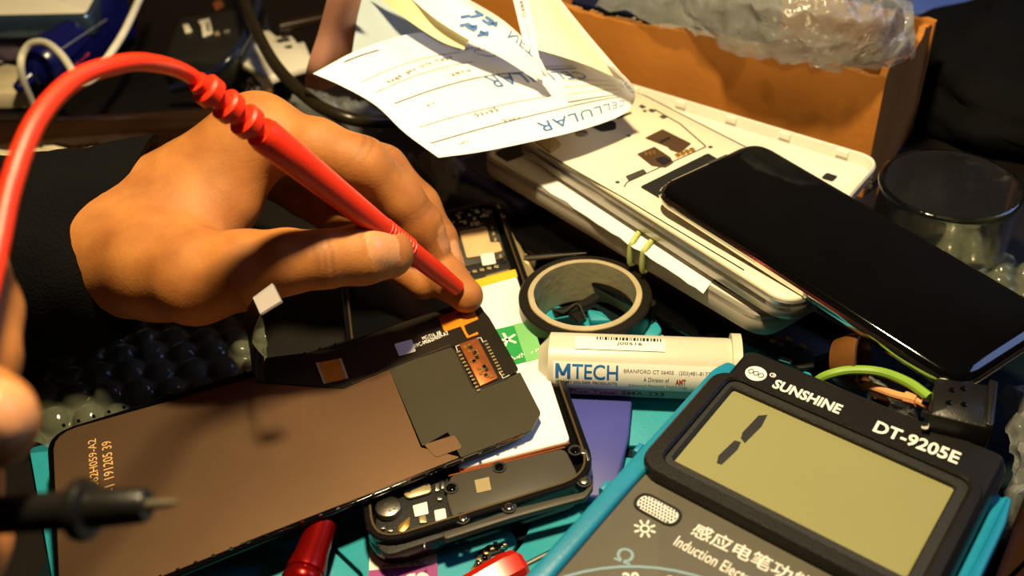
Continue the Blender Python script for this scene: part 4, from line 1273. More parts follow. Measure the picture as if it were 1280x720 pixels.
for x, y in ((772, 228), (806, 139), (888, 184), (786, 170)):
    c = s2.loc(x, y)
    part('screw_hole', DARK_GR, cp, lambda bm: prism(bm, ellipse(*c, .0010, .0010, 12), -.0004, .0002))
for x, y in ((802, 134), (814, 139), (828, 147)):
    part('clip_slot', DARK_GR, cp, lambda bm: prism(bm, s2p([(x - 4, y - 1), (x, y - 3), (x + 6, y), (x + 1, y + 2)], .0001), -.0004, .0002))
# top: black phone
s4 = Fr((817, 236, .058), (1196, 480, .048), (947, 172, .058))
bp_ = thing('black_phone', 'glossy black smartphone with chrome edge lying on top of the silver stack', 'phone', s4)
a, b, d = s4.loc(812, 232), s4.loc(1204, 484), s4.loc(948, 172)
hh = d[1] - a[1]
ko = rpoly([a, b, (b[0] + .004, b[1] + hh * .93), (d[0] - .001, d[1])], .010, 8)
def bpbody(bm):
    L = [(inset(ko, .004), -.0078), (inset(ko, .0012), -.0066), (ko, -.0045), (ko, -.0030), (inset(ko, .0006), -.0022)]
    loft(bm, [[(x, y, z) for x, y in p] for p, z in L])
part('metal_body', CHROME, bp_, bpbody, label='chrome edged body')
def bpglass(bm):
    L = [(inset(ko, .0008), -.0023), (inset(ko, .0012), -.0012), (inset(ko, .0026), -.0003), (inset(ko, .0045), 0)]
    loft(bm, [[(x, y, z) for x, y in p] for p, z in L])
part('screen_glass', BLACK_GL, bp_, bpglass, ang=60)
part('earpiece', DARK_GR, bp_, lambda bm: prism(bm, rpoly(s4.poly([(885, 203), (908, 193), (910, 195), (887, 205)]), .0003, 3), -.0003, .0001))
part('side_keys', STEEL, bp_, lambda bm: [tube(bm, [Vector((*s4.loc(x0, y0, -.0037), -.0037)), Vector((*s4.loc(x1, y1, -.0037), -.0037))], .0008, 6) for x0, y0, x1, y1 in ((905, 298, 945, 324), (955, 330, 975, 343))])

# ================================================================== receipts
def net(rows): return [[P(*p) for p in r] for r in rows]
GA = sheet(net([
    [(548, 197, .064), (600, 190, .064), (660, 178, .063), (720, 164, .062), (766, 149, .061), (789, 136, .062)],
    [(506, 166, .068), (570, 152, .067), (640, 140, .066), (710, 130, .064), (765, 122, .063), (794, 122, .067)],
    [(470, 132, .074), (545, 112, .071), (620, 100, .068), (700, 98, .065), (762, 102, .065), (793, 112, .072)],
    [(428, 108, .082), (500, 82, .077), (580, 70, .072), (670, 76, .067), (745, 84, .068), (786, 101, .077)],
    [(391, 92, .090), (455, 60, .084), (535, 40, .077), (630, 52, .070), (715, 66, .070), (768, 84, .080)]]), 7, 7)
rp = thing('receipt_sheet', 'white receipt sheet printed in blue lying curled over the silver phones', 'paper', Matrix.Translation((0, 0, 0)))
part('sheet', PAPER, rp, lambda bm: add_sheet(bm, GA), ang=80)
# the writing runs upside down, seen from here
text_on_grid('CELLULAR', GA, (.90, .20), (.46, .13), (.905, .115), INK_BL, rp, spacing=1.1)
text_on_grid('CELLULAR', GA, (.70, .60), (.37, .53), (.705, .50), INK_BL, rp, spacing=1.1)
text_on_grid('NET', GA, (.925, .66), (.955, .36), (.965, .66), INK_BL, rp)
text_on_grid('~abcdk', GA, (.885, .64), (.895, .44), (.90, .64), INK_G, rp)
def rules(bm, lst, w_=.004):
    nr, nc = len(GA), len(GA[0])
    def at(s, t):
        fi, fj = min(max(s, 0), .999) * (nc - 1), min(max(t, 0), .999) * (nr - 1)
        i, j = int(fi), int(fj); u, v = fi - i, fj - j
        p = (GA[j][i] * (1 - u) + GA[j][i + 1] * u) * (1 - v) + (GA[j + 1][i] * (1 - u) + GA[j + 1][i + 1] * u) * v
        n = (GA[j][i + 1] - GA[j][i]).cross(GA[j + 1][i] - GA[j][i]).normalized()
        return p + (n if n.z > 0 else -n) * .0003
    for s0, t0, s1, t1, w in lst:
        n = 24
        add_sheet(bm, [[at(s0 + (s1 - s0) * i / n, t0 + (t1 - t0) * i / n + k * w) for i in range(n + 1)] for k in (0, 1)], .00004)
part('ruled_lines', INK_G, rp, rules, [(.04, .12, .62, .22, .007), (.62, .22, .86, .24, .01), (.60, .255, .84, .27, .012), (.06, .26, .55, .33, .004), (.05, .47, .52, .56, .008), (.52, .56, .70, .66, .012), (.55, .63, .70, .70, .006), (.04, .6, .4, .68, .004), (.05, .72, .4, .78, .004), (.1, .95, .22, .93, .012), (.86, .26, .88, .6, .006), (.6, .33, .84, .36, .004), (.6, .40, .83, .43, .004), (.62, .47, .82, .5, .004)])
random.seed(9)
for s, a0, a1, top in (('~abcd efg hij klmn', (.36, .76), (.10, .66), .72), ('~abcd', (.36, .62), (.28, .60), .585), ('~abcde', (.36, .30), (.27, .285), .26), ('~abcf', (.42, .215), (.35, .205), .18), ('~abcg', (.19, .10), (.14, .09), .075), ('~ab', (.17, .42), (.13, .41), .39), ('~abcdh', (.50, .86), (.40, .84), .82)):
    text_on_grid(s, GA, a0, a1, (a0[0], top), INK_G, rp)
c_ring = [(.47 + .025 * math.cos(a), .78 + .035 * math.sin(a)) for a in [i * 2 * math.pi / 18 for i in range(19)]]
part('stamp_ring', INK_G, rp, lambda bm: rules(bm, [(c_ring[i][0], c_ring[i][1], c_ring[i + 1][0], c_ring[i + 1][1], .006) for i in range(18)]))
# second receipt, its lower end curling down onto the first
GB = sheet(net([
    [(500, -14, 0.099), (545, 24, 0.092), (590, 52, 0.085), (630, 74, 0.079), (664, 96, 0.073), (684, 109, 0.071)],
    [(525, -14, 0.100), (562, 16, 0.094), (605, 42, 0.087), (643, 62, 0.082), (674, 86, 0.076), (688, 104, 0.072)],
    [(548, -14, 0.101), (580, 6, 0.096), (618, 28, 0.090), (650, 50, 0.085), (676, 76, 0.079), (684, 96, 0.074)],
    [(560, -14, 0.101), (594, 4, 0.097), (624, 22, 0.092), (648, 42, 0.087), (668, 66, 0.081), (678, 88, .077)]]), 6, 6)
r2_ = thing('receipt_sheet', 'second receipt rolled upright with a blue emblem and NET printed on it', 'paper', Matrix.Translation((0, 0, 0)))
part('sheet', PAPER, r2_, lambda bm: add_sheet(bm, GB), ang=80)
text_on_grid('NET', GB, (.52, .82), (.72, .80), (.52, .50), INK_BL, r2_)
def emblem(bm):
    random.seed(4)
    for k in range(16):
        s, t = .28 + random.random() * .16, .25 + random.random() * .5
        nr, nc = len(GB), len(GB[0])
        i, j = int(s * (nc - 1)), int(t * (nr - 1))
        p = GB[j][i]
        n = (GB[j][i + 1] - p).cross(GB[j + 1][i] - p).normalized()
        if n.dot(CAM - p) < 0: n = -n
        e = (GB[j][i + 1] - p).normalized(); f = n.cross(e)
        e, f = (e, f) if k % 2 else (e * .7 + f * .7, f * .7 - e * .7)
        c = p + n * .0005
        bm.faces.new([bm.verts.new(c + e * x * .0022 + f * y * .0007) for x, y in ((-1, -1), (1, -1), (1, 1), (-1, 1))])
part('blue_emblem', INK_BL, r2_, emblem)
# cream back of a folded sheet
GC = sheet(net([
    [(672, 62, 0.077), (700, 70, 0.076), (735, 82, 0.075), (770, 97, 0.074), (786, 104, 0.073)],
    [(664, 20, 0.088), (692, 30, 0.086), (722, 44, 0.085), (752, 68, 0.081), (770, 84, 0.077)],
    [(655, -24, 0.101), (672, -24, 0.101), (686, -18, 0.100), (702, 2, 0.095), (722, 28, .089)]]), 6, 8)
r3_ = thing('folded_paper', 'cream folded paper flap standing up before the cardboard box', 'paper', Matrix.Translation((0, 0, 0)))
part('sheet', PAPER_C, r3_, lambda bm: add_sheet(bm, GC), ang=80)
GD = sheet(net([
    [(679, 100, 0.075), (672, 62, 0.079), (664, 20, 0.089), (655, -24, 0.102)],
    [(672, 98, 0.074), (656, 56, 0.080), (645, 14, 0.091), (636, -24, .102)]]), 8, 6)
part('printed_edge', PAPER, r3_, lambda bm: add_sheet(bm, GD), ang=80)
text_on_grid('ARKIT', GD, (.80, .35), (.62, .35), (.80, .62), INK_K, r3_)
text_on_grid('~abcdef ghijk', GD, (.56, .4), (.25, .4), (.56, .55), INK_G, r3_)
# yellow copy and a sheet with shadow grey in its colour behind
GE = sheet(net([
    [(462, -14, 0.096), (500, 18, 0.090), (548, 50, 0.083), (580, 62, 0.080)],
    [(480, -14, 0.098), (512, 10, 0.093), (556, 38, 0.086), (584, 54, 0.082)],
    [(500, -14, 0.099), (530, 6, 0.095), (566, 30, 0.089), (590, 46, .085)]]), 6, 5)
r4_ = part('yellow_copy', PAPER_Y, None, lambda bm: add_sheet(bm, GE), ang=80)
tag(r4_, 'pale yellow copy sheet tucked behind the rolled receipt', 'paper')
GF = sheet(net([
    [(438, 80, 0.075), (470, 66, 0.075), (510, 54, 0.075), (575, 56, 0.075)],
    [(444, 40, 0.082), (475, 30, 0.082), (512, 22, 0.082), (560, 20, 0.082)],
    [(452, -14, 0.092), (480, -14, 0.092), (515, -14, 0.092), (560, -14, .092)]]), 6, 6)
r5_ = part('shaded_sheet', pm('shadow_grey_paper', (168, 182, 186), .7, var=.03), None, lambda bm: add_sheet(bm, GF), ang=80)  # grey-blue shadow on the sheet is put into its paper colour
tag(r5_, 'sheet standing behind the receipts with grey-blue shadow put into its colour', 'paper')
GP = sheet(net([
    [(381, 108, .052), (396, 112, .052), (410, 110, .052), (424, 104, .052)],
    [(384, 84, .066), (402, 86, .066), (420, 80, .066), (436, 72, .066)],
    [(398, 40, .084), (414, 40, .084), (430, 36, .084), (444, 30, .084)],
    [(412, -14, .106), (428, -14, .106), (442, -14, .106), (455, -14, .106)]]), 6, 6)
r6_ = part('pink_card', PINK, None, lambda bm: add_sheet(bm, GP, .0008), ang=80)
tag(r6_, 'pink cardboard strip standing at the left corner of the receipts', 'card')

# ================================================================== cardboard box and its contents
ZB = .062
bA, bB, bC = P(560, -25, ZB), P(1108, 96, ZB), P(1172, 72, ZB)
bx = thing('cardboard_box', 'open brown cardboard box full of clear film behind the phones', 'box', Matrix.Translation((bB.x, bB.y, 0)))
o_ = Vector((bB.x, bB.y, 0))
def wallp(bm, a, b, th=.003, jag=.0012, n=60, z0=.0):
    a, b = Vector((a.x, a.y, 0)) - o_, Vector((b.x, b.y, 0)) - o_
    d = (b - a); nrm = Vector((-d.y, d.x, 0)).normalized() * th
    top = []; top2 = []
    rows = [[], [], [], []]
    for i in range(n + 1):
        t = i / n
        p = a + d * t
        bow = nrm * (.4 * math.sin(t * 9) + .5 * mnoise.noise((t * 4, 3, 0)))
        z = ZB + jag * mnoise.noise((t * 38, 0, 0)) + .5 * jag * mnoise.noise((t * 110, 5, 0)) + .0015 * math.sin(t * 11)
        rows[0].append(p + Vector((0, 0, z0)) + bow * .2)
        rows[1].append(p + bow + Vector((0, 0, z)))
        rows[2].append(p + nrm + bow + Vector((0, 0, z + .0006 * mnoise.noise((t * 90, 9, 0)))))
        rows[3].append(p + nrm + bow * .2 + Vector((0, 0, z0)))
    rows.append([v.copy() for v in rows[0]])
    loft(bm, rows, False, False, closed=False)
    bm.faces.new([bm.verts.new(r[0]) for r in rows[:4]]); bm.faces.new([bm.verts.new(r[-1]) for r in rows[:4]])
part('front_panel', CARD, bx, lambda bm: wallp(bm, bA, bB), ang=50)
fd = (bB - bA).normalized(); bD = bB + Vector((-fd.y, fd.x, 0)) * .07
part('side_panel', CARD, bx, lambda bm: wallp(bm, bB, bD), ang=50)
bE = bA + (bD - bB)
part('back_panel', CARD, bx, lambda bm: wallp(bm, bD, bE), ang=50)
def corr(bm):
    d = bB - bA
    for i in range(70):
        t = .28 + .72 * i / 70
        p = bA + d * t - o_ + Vector((0, .002, .0004))
        p.z = ZB + .0010 * mnoise.noise((t * 38, 0, 0)) + .0015 * math.sin(t * 11)
        if mnoise.noise((t * 20, 2, 2)) < -.1: continue
        tube(bm, [p, p + Vector((.0012, .0004, .0006)), p + Vector((.0024, 0, 0))], .0005, 5)
part('torn_flutes', pm('torn_card', (190, 140, 84), .85), bx, corr)
def stain(bm):
    f = flat(0)
    d = (bB - bA); u = d.normalized(); nn = Vector((u.y, -u.x, 0))
    return
# dark phones in the box
def leaning(name, pts, label, mat=BLACK_GL, th=.008, cat='phone', edge=None):
    f = Fr(*pts)
    t = thing(name, label, cat, f)
    o = rrect(0, 0, f.w, f.h, .008)
    part('glass', mat, t, lambda bm: prism(bm, inset(o, .001), -.001, .0005, .0004))
    part('body', edge or BLACK_FR, t, lambda bm: prism(bm, o, -th, -.0008, .002))
    return t
leaning('boxed_phone', ((706, 2, .058), (800, 22, .058), (740, -70, .058)), 'dark blue phone lying in the box beside the cream flap', pm('deep_blue_glass', (24, 30, 60), .12))
leaning('boxed_phone', ((800, 20, .056), (930, 48, .056), (860, -60, .060)), 'black phone lying in the box under the clear film', BLACK_GL)
# crumpled film in the box
def crumple(bm, ctrl, nu, nv, amp, fr_, seed):
    G = sheet(net(ctrl), nu, nv)
    for j, r in enumerate(G):
        for i, p in enumerate(r):
            q = p * fr_ + Vector((seed, seed * 1.7, 0))
            a = abs(mnoise.noise(q)) * 1.4 + .6 * abs(mnoise.noise(q * 2.3)) + .3 * mnoise.noise(q * 5.1)
            p.z = max(p.z + amp * (a - .35), .0015)
            p.x += amp * .5 * mnoise.noise(q * 1.9 + Vector((9, 0, 0)))
    add_sheet(bm, G, .0002)
fb1 = part('clear_film', FILM_D, None, crumple, [
    [(862, 40, .066), (930, 66, .068), (1010, 84, .068), (1090, 88, .068), (1142, 72, .068)],
    [(850, 10, .074), (930, 30, .082), (1010, 46, .084), (1085, 52, .082), (1146, 48, .076)],
    [(840, -24, .080), (930, -10, .094), (1010, 0, .098), (1080, 8, .096), (1140, 14, .084)],
    [(820, -70, .080), (930, -70, .095), (1010, -60, .1), (1080, -50, .098), (1140, -40, .084)]], 16, 16, .007, 48, 1.0, ang=60)
tag(fb1, 'crumpled clear bubble film heaped in the cardboard box', 'film')
fb0 = part('packing_film', FILM, None, crumple, [
    [(880, 46, .060), (940, 66, .060), (1020, 82, .060), (1100, 84, .060), (1140, 70, .060)],
    [(870, 12, .066), (940, 26, .070), (1020, 38, .072), (1090, 44, .072), (1140, 44, .066)],
    [(850, -30, .070), (930, -20, .078), (1010, -10, .082), (1080, -4, .08), (1135, 4, .072)]], 16, 16, .006, 70, 6.0, ang=40)
tag(fb0, 'inner layer of crumpled film packed in the box under the heap', 'film')
fb2 = part('clear_film', FILM, None, crumple, [
    [(742, 6, .066), (800, 24, .066), (860, 40, .067), (905, 54, .068)],
    [(760, -14, .072), (820, 0, .074), (880, 16, .075), (930, 30, .076)],
    [(790, -60, .078), (850, -50, .08), (900, -40, .08), (950, -30, .08)]], 10, 10, .004, 60, 4.0, ang=25)
tag(fb2, 'thin strip of clear film over the dark phones in the box', 'film')

# ------------------------------------------------------------------ black bag and blue panel at the right
def blob(bm, c, r, amp, fr_, seed, nu=56, nv=36, zmin=0.0):
    loops = []
    for j in range(nv + 1):
        th = math.pi * (.02 + .96 * j / nv)
        L = []
        for i in range(nu):
            a = 2 * math.pi * i / nu
            d = Vector((math.sin(th) * math.cos(a), math.sin(th) * math.sin(a), math.cos(th)))
            s = 1 + amp * (mnoise.noise(d * fr_ + Vector((seed, 0, 0))) + .5 * abs(mnoise.noise(d * fr_ * 2.4 + Vector((0, seed, 0)))))
            p = Vector((d.x * r[0], d.y * r[1], d.z * r[2])) * s + Vector(c)
            p.z = max(p.z, zmin + .0002 * (nv - j) / nv)
            L.append(p)
        loops.append(L)
    loft(bm, loops)
bg = part('black_bag', BAG_K, None, blob, (.300, .130, .012), (.085, .080, .034), .2, 2.2, 3.0, ang=80)
tag(bg, 'slumped black cloth bag at the far right behind the glass jar', 'bag')
bpn = part('blue_slab', BLUE_PAN, None, lambda bm: prism(bm, rpoly([tuple(p) for p in flat(.01).poly([(1130, 10), (1420, 60), (1480, -60), (1150, -130)])], .004, 3), .0, .01, .001))  # flat blue panel filling the far right corner
tag(bpn, 'flat blue panel lying beyond the black bag in the top right corner', 'folder')

# ------------------------------------------------------------------ glass jar
jc = (P(1095, 212, .044) + P(1278, 252, .044) + P(1160, 192, .044) + P(1230, 267, .044)) / 4
jr = .0265
jr_ = thing('glass_jar', 'small wet clear glass jar standing beside the black phone', 'jar', Matrix.Translation((jc.x, jc.y, .0002)))
part('glass', GLASS, jr_, lambda bm: lathe(bm, [(.001, 0), (jr * .92, 0), (jr * .97, .002), (jr, .008), (jr, .040), (jr * 1.03, .0425), (jr * 1.02, .044), (jr * .97, .0445), (jr * .93, .043), (jr * .93, .010), (jr * .88, .0045), (.001, .004)], 56, cap=False), ang=60)
random.seed(31)
for i in range(7):
    a = math.radians(random.uniform(200, 300)); z = random.uniform(.014, .038)
    p = Vector((math.cos(a) * jr, math.sin(a) * jr, z)); n = Vector((math.cos(a), math.sin(a), 0))
    part('droplet', GLASS, jr_, lambda bm: lathe(bm, [(.0013, -.0003), (.0012, .0005), (.0006, .0010), (.0001, .0011)], 10, axis_mat(p, p + n) @ Matrix.Scale(1.5, 4, (0, 1, 0))))

# ------------------------------------------------------------------ bubble wrap
def bubbles(bm, ctrl, nu, nv, step, rad, hgt, amp=.002):
    G = sheet(net(ctrl), nu, nv)
    nr, nc = len(G), len(G[0])
    for j, r in enumerate(G):
        for i, p in enumerate(r):
            p.z += amp * mnoise.noise(p * 60)
            # rows of round domes pressed into the sheet
            x = p.x / step; y = p.y / (step * .87)
            jj = round(y); xx = x - (.5 if jj % 2 else 0); ii = round(xx)
            dx = (xx - ii) * step; dy = (y - jj) * step * .87
            d = math.hypot(dx, dy) / rad
            if d < 1: p.z += hgt * math.sqrt(1 - d * d)
            p.z = max(p.z, .001)
    add_sheet(bm, G, .0002)
bw1 = part('bubble_wrap', BUBBLE, None, bubbles, [
    [(38, 560, .007), (100, 550, .007), (180, 530, .008), (260, 505, .008), (330, 480, .008)],
    [(50, 500, .012), (110, 482, .012), (190, 466, .012), (270, 450, .011), (335, 440, .009)],
    [(75, 440, .012), (130, 425, .012), (200, 418, .012), (270, 410, .009), (330, 405, .006)],
    [(110, 390, .008), (150, 385, .008), (210, 382, .006), (270, 378, .004), (325, 376, .003)]], 30, 34, .0118, .0052, .0040, ang=70)
tag(bw1, 'sheet of clear bubble wrap under the hand and display', 'bubble wrap')
bw2 = part('bubble_wrap', BUBBLE, None, bubbles, [
    [(1130, 335, .012), (1190, 375, .02), (1240, 420, .02), (1300, 460, .02)],
    [(1160, 318, .012), (1210, 345, .018), (1260, 380, .02), (1330, 410, .02)],
    [(1190, 300, .004), (1240, 320, .012), (1300, 340, .014), (1370, 360, .014)]], 30, 30, .0118, .0052, .0036, ang=70)
tag(bw2, 'bubble wrap piece showing past the right edge of the black phone', 'bubble wrap')
bw3 = part('clear_film', FILM, None, crumple, [
    [(1225, 690, .006), (1250, 640, .010), (1262, 590, .016), (1262, 540, .020), (1240, 500, .018)],
    [(1290, 690, .006), (1300, 640, .014), (1300, 590, .020), (1300, 540, .024), (1290, 480, .022)],
    [(1350, 690, .004), (1350, 640, .008), (1350, 590, .012), (1350, 540, .014), (1340, 480, .012)]], 12, 12, .008, 80, 7.0, ang=30)
tag(bw3, 'crumpled clear film right of the multimeter', 'film')
bw4 = part('clear_film', FILM, None, crumple, [
    [(506, 200, .022), (530, 215, .024), (552, 252, .020)],
    [(528, 190, .030), (552, 200, .032), (572, 225, .024)],
    [(548, 192, .028), (566, 196, .030), (580, 208, .024)]], 12, 12, .007, 110, 2.0, ang=30)
tag(bw4, 'small crumpled film scrap between the fingers and the receipts', 'film')
bw5 = part('clear_film', FILM, None, crumple, [
    [(1085, 500, .018), (1110, 512, .020), (1150, 535, .018)],
    [(1090, 480, .026), (1120, 488, .028), (1155, 505, .024)],
    [(1105, 468, .018), (1130, 472, .020), (1160, 480, .018)]], 10, 10, .006, 110, 5.0, ang=30)
tag(bw5, 'small piece of clear film behind the meter under the wires', 'film')
bw6 = part('clear_film', FILM, None, crumple, [
    [(355, 140, .018), (400, 155, .020), (470, 170, .018)],
    [(365, 122, .026), (410, 135, .026), (480, 150, .024)],
    [(380, 112, .012), (420, 122, .014), (480, 135, .012)]], 10, 10, .006, 110, 8.0, ang=30)
tag(bw6, 'clear film scrap under the black cable near the knuckles', 'film')
# wood strip at the right
ws = Fr((1225, 730, .022), (1290, 585, .022), (1200, 720, .022))
wsn = part('wooden_strip', BROWN, None, lambda bm: prism(bm, rpoly([tuple(p) for p in flat(.030).poly([(1238, 740), (1292, 590), (1400, 590), (1400, 740)])], .003, 3), .0005, .030, .0025))
tag(wsn, 'brown lacquered wooden block at the right edge beside the multimeter', 'wood block')

# ================================================================== purple phone under the receipts
pp_ = Fr((560, 206, .022), (652, 262, .022), (640, 150, .022))
pt = thing('purple_phone', 'dark purple blue phone showing beneath the receipt sheet', 'phone', pp_)
a, b = pp_.loc(556, 204), pp_.loc(650, 256)
po = rpoly([a, b, (b[0], b[1] + .05), (a[0], a[1] + .05)], .007, 5)
part('body', pm('purple_metal', (66, 66, 120), .3, metal=.4), pt, lambda bm: prism(bm, po, -.008, 0, .0018))
part('glass', BLACK_GL, pt, lambda bm: prism(bm, inset(po, .0045), -.001, .0003))
kx = pp_.loc(605, 222)
part('side_key', pm('purple_metal', (66, 66, 120), .3), pt, lambda bm: tube(bm, [Vector((kx[0] - .004, kx[1] - .0, .0002)), Vector((kx[0] + .004, kx[1], .0002))], .0007, 6))
gbag = part('grey_pouch', pm('grey_film', (84, 88, 100), .35, bump=.4, bscale=120), None, crumple, [
    [(556, 262, .010), (590, 268, .010), (640, 280, .010)],
    [(562, 235, .020), (595, 240, .020), (645, 255, .018)],
    [(575, 212, .012), (605, 222, .012), (655, 240, .010)]], 10, 10, .004, 60, 3.0, ang=50)
tag(gbag, 'grey antistatic pouch behind the opened phone board', 'pouch')

# ================================================================== clutter at the upper left
cb = part('black_cable', CABLE_K, None, lambda bm: tube(bm, smooth([P(*p) for p in ((292, -60, .05), (302, -12, .05), (316, 28, .05), (345, 82, .048), (392, 128, .044), (436, 148, .040), (475, 152, .034), (520, 150, .028))], 8), .0032, 14))
tag(cb, 'thick black cable curving down behind the hand to the receipts', 'cable')
cb2 = part('blue_sheen_cable', pm('blue_sheen_cable', (22, 28, 48), .2), None, lambda bm: tube(bm, smooth([P(*p) for p in ((330, -20, .040), (318, 20, .040), (300, 58, .036), (276, 84, .030), (250, 100, .022), (215, 112, .014))], 8), .0026, 12))  # blue highlight of a black cable put into the base colour
tag(cb2, 'thin black cable with a blue highlight put into its colour crossing behind the probe strain relief', 'cable')
cw = part('white_cable', CABLE_W, None, lambda bm: tube(bm, smooth([P(*p) for p in ((186, -30, .048), (172, 4, .048), (154, 42, .046), (132, 76, .042), (120, 94, .041), (107, 103, .041), (97, 100, .043), (90, 88, .045), (76, 68, .047), (58, 54, .047), (40, 54, .045), (29, 66, .040), (26, 82, .034), (30, 104, .022), (40, 128, .006))], 8), .0021, 12))
tag(cw, 'white cable looping over the navy glue tube', 'cable')
# navy tube
na, nb = P(22, 110, .020), P(62, 74, .026)
nt_ = thing('glue_tube', 'navy blue squeeze tube with short nozzle under the white cable', 'tube', axis_mat(na, nb))
NL = (nb - na).length
part('nozzle', NAVY, nt_, lambda bm: lathe(bm, [(.0022, -.001), (.0030, 0), (.0040, NL * .35), (.0052, NL * .45)], 24))
part('shoulder', NAVY, nt_, lambda bm: lathe(bm, [(.005, NL * .38), (.0105, NL * .5), (.0138, NL * .68), (.0150, NL * .9), (.0150, NL)], 36))
ninv = axis_mat(na, nb).inverted()
def tubebody(bm):
    A = ninv @ P(58, 77, .026); B = ninv @ P(108, 48, .026); C = ninv @ P(160, 12, .026)
    tube(bm, smooth([A, B, C], 8), [.0148, .016, .018], 32, [.0148, .009, .0012])
part('body', NAVY, nt_, tubebody)
q = [ninv @ P(*p) for p in ((76, 62, .042), (100, 46, .040), (140, 20, .030))]
part('seam', pm('seam_grey', (130, 130, 150), .5), nt_, lambda bm: tube(bm, q, .0004, 5))
tf = Fr((97, 82, .040), (117, 64, .040), (90, 74, .040))
lt = text('~abcdeq', tf, (97, 82), (117, 66), (94, 77), .0, INK_R, None, bold=.02)
lt.parent = nt_; lt.matrix_parent_inverse = Matrix.Identity(4); lt.matrix_basis = ninv @ tf.mat
# phones at the far left
def simple_phone(name, pts, z0, z1, label, body, top, topin=.003):
    f = Fr((*pts[0], z1), (*pts[1], z1), (*pts[3], z1))
    t = thing(name, label, 'phone', f)
    o = rpoly(f.poly(pts), .008, 6)
    part('body', body, t, lambda bm: prism(bm, o, z0 - z1, -.0004, .0022))
    part('glass', top, t, lambda bm: prism(bm, inset(o, topin), -.001, 0, .0003))
    return t
BLUE_MET = pm('blue_grey_metal', (70, 92, 120), .22, metal=.7)
MAUVE_MET = pm('mauve_metal', (110, 100, 130), .22, metal=.7)
simple_phone('old_phone', [(-90, 22), (112, 18), (148, -50), (-60, -60)], .030, .045, 'blue grey phone in the top left corner with a cream screen', BLUE_MET, CREAM)
simple_phone('old_phone', [(-90, 52), (28, 48), (60, 20), (-60, 20)], .012, .028, 'mauve edged phone under the blue grey phone at the left edge', MAUVE_MET, BLACK_GL)
simple_phone('dark_phone', [(40, 60), (150, 40), (170, 0), (60, 10)], .002, .014, 'black phone lying under the navy glue tube', BLACK_FR, BLACK_GL)
ds = Fr((-20, 68, .018), (38, 66, .018), (-10, 36, .018))
dsk = thing('round_tin', 'white round tin printed red and blue at the left edge', 'tin', ds)
dc_ = ds.loc(2, 58)
part('disc', WHITE_PL, dsk, lambda bm: prism(bm, ellipse(*dc_, .0125, .0125, 36), -.006, 0, .0008))
part('red_print', INK_R, dsk, lambda bm: ring(bm, ellipse(dc_[0], dc_[1], .0105, .0105, 36), ellipse(dc_[0], dc_[1] - .001, .0085, .0082, 36), -.0004, .0001))
for k in range(3):
    part('blue_print', INK_B, dsk, lambda bm: prism(bm, rect(dc_[0] - .004 + k * .001, dc_[1] - .003 + k * .002, dc_[0] + .007 - k * .001, dc_[1] - .002 + k * .002), -.0004, .0001))
slab('beige_sheet', [(-60, 118), (32, 116), (30, 84), (8, 80), (-60, 100)], .002, .012, pm('beige_card', (206, 192, 160), .7), 'beige card lying below the nozzle of the navy tube', 'card')
# brown ledge and cream cloth
wl = Fr((-40, 172, .030), (262, 146, .030), (-40, 140, .030))
slab('wooden_board', [(-60, 176), (262, 152), (275, 132), (-60, 150)], .001, .030, BROWN, 'dark brown lacquered board behind the sleeve', 'board', .003, .004)
slab('wooden_board', [(-60, 196), (200, 178), (215, 166), (-60, 182)], .001, .020, BROWN, 'lower brown board step in front of the lacquered board', 'board', .002, .003)
cl = part('cream_cloth', CLOTH_C, None, crumple, [
    [(-30, 222, .018), (40, 222, .020), (110, 220, .020), (180, 208, .018)],
    [(-30, 200, .024), (40, 198, .026), (110, 198, .026), (180, 190, .022)],
    [(-30, 186, .022), (40, 186, .022), (110, 186, .022), (175, 182, .020)]], 12, 10, .003, 90, 2.0, ang=70)
tag(cl, 'cream fluffy cloth between the brown board and the black sleeve', 'cloth')
# dark boards with bright contacts
bd = Fr((215, 70, .020), (340, 60, .020), (230, 0, .020))
b1 = thing('dark_board', 'dark phone board with cream contacts left of the black cable', 'circuit part', bd)
part('board', BLACK_MT, b1, lambda bm: prism(bm, rpoly(bd.poly([(205, 75), (225, 22), (330, 8), (345, 60), (290, 78)]), .004, 4), -.018, 0, .0006))
for pts, m in (([(229, 33), (236, 32), (240, 40), (232, 42)], CREAM), ([(248, 28), (262, 25), (266, 42), (254, 47), (252, 34)], CREAM), ([(257, 30), (262, 29), (264, 42), (258, 42)], GOLD), ([(268, 42), (274, 40), (275, 44), (269, 45)], BRASS), ([(278, 36), (286, 34), (288, 40), (280, 42)], STEEL), ([(302, 20), (318, 16), (322, 22), (306, 27)], DARK_GR), ([(266, 6), (276, 0), (280, 8), (270, 14)], COPPER)):
    part('contact', m, b1, lambda bm: prism(bm, bd.poly(pts), -.0002, .0012, .0002))
wf = Fr((310, 92, .022), (390, 84, .022), (330, 45, .022))
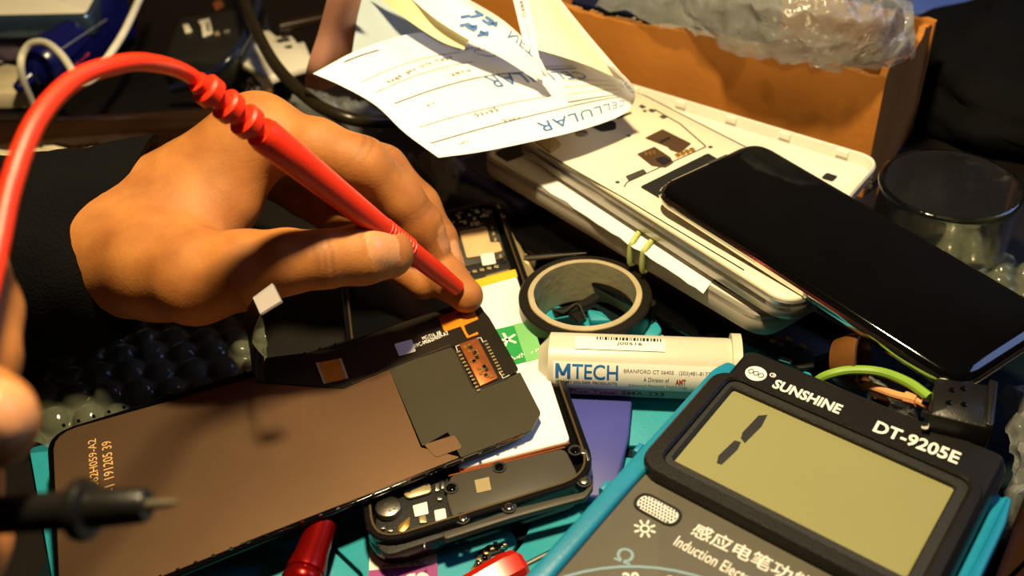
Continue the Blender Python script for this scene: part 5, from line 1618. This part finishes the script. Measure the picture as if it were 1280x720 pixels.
b2 = thing('cream_bracket', 'cream plastic phone bracket with cut-outs behind the black cable', 'bracket', wf)
part('plate', CREAM, b2, lambda bm: prism(bm, rpoly(wf.poly([(300, 78), (318, 40), (336, 38), (346, 46), (362, 42), (372, 54), (380, 52), (392, 80), (352, 92), (338, 98)]), .0008, 3), -.004, 0, .0005))
for pts in ([(344, 50), (360, 47), (364, 51), (348, 54)], [(355, 58), (364, 56), (366, 60), (358, 61)]):
    part('cut_out', INK_K, b2, lambda bm: prism(bm, wf.poly(pts), -.0004, .0001))
part('film_corner', FILM, b2, lambda bm: prism(bm, wf.poly([(296, 66), (312, 54), (345, 90), (330, 98)]), 0, .0006))
ka = P(318, 116, .030)
kn_ = part('metal_cup', CHROME, None, lambda bm: lathe(bm, [(.002, 0), (.0068, .0005), (.0075, .003), (.0075, .009), (.006, .011), (.003, .0115)], 28, Matrix.Translation((ka.x, ka.y, .026)) @ Matrix.Rotation(.5, 4, 'Y')))
tag(kn_, 'shiny metal cup just above the knuckles', 'cup')
kb_ = part('black_post', BLACK_MT, None, lambda bm: lathe(bm, [(.008, .0005), (.008, .02), (.006, .026)], 20, Matrix.Translation((ka.x, ka.y, 0))))
tag(kb_, 'black post under the shiny metal cup', 'post')
rd = part('dark_rod', BROWN, None, lambda bm: tube(bm, [P(350, 34, .030), P(378, 28, .030), P(415, 20, .030)], .0032, 12))
tag(rd, 'dark brown rod between the black cable and the pink card', 'rod')
# gold jack by the bubble wrap
ga, gb_ = P(56, 446, .018), P(90, 424, .020)
jk = thing('audio_jack', 'small gold plug lying on the bubble wrap below the sleeve', 'plug', axis_mat(ga, gb_))
GLN = (gb_ - ga).length
part('sleeve', BRASS, jk, lambda bm: lathe(bm, [(.0030, 0), (.0034, .001), (.0034, GLN * .7), (.0028, GLN * .75), (.0028, GLN)], 18))
part('ring', CHROME, jk, lambda bm: lathe(bm, [(.0038, GLN * .3), (.0038, GLN * .4)], 18))
part('cap', BLACK_PL, jk, lambda bm: lathe(bm, [(.002, -.008), (.0042, -.006), (.0042, .0)], 18))
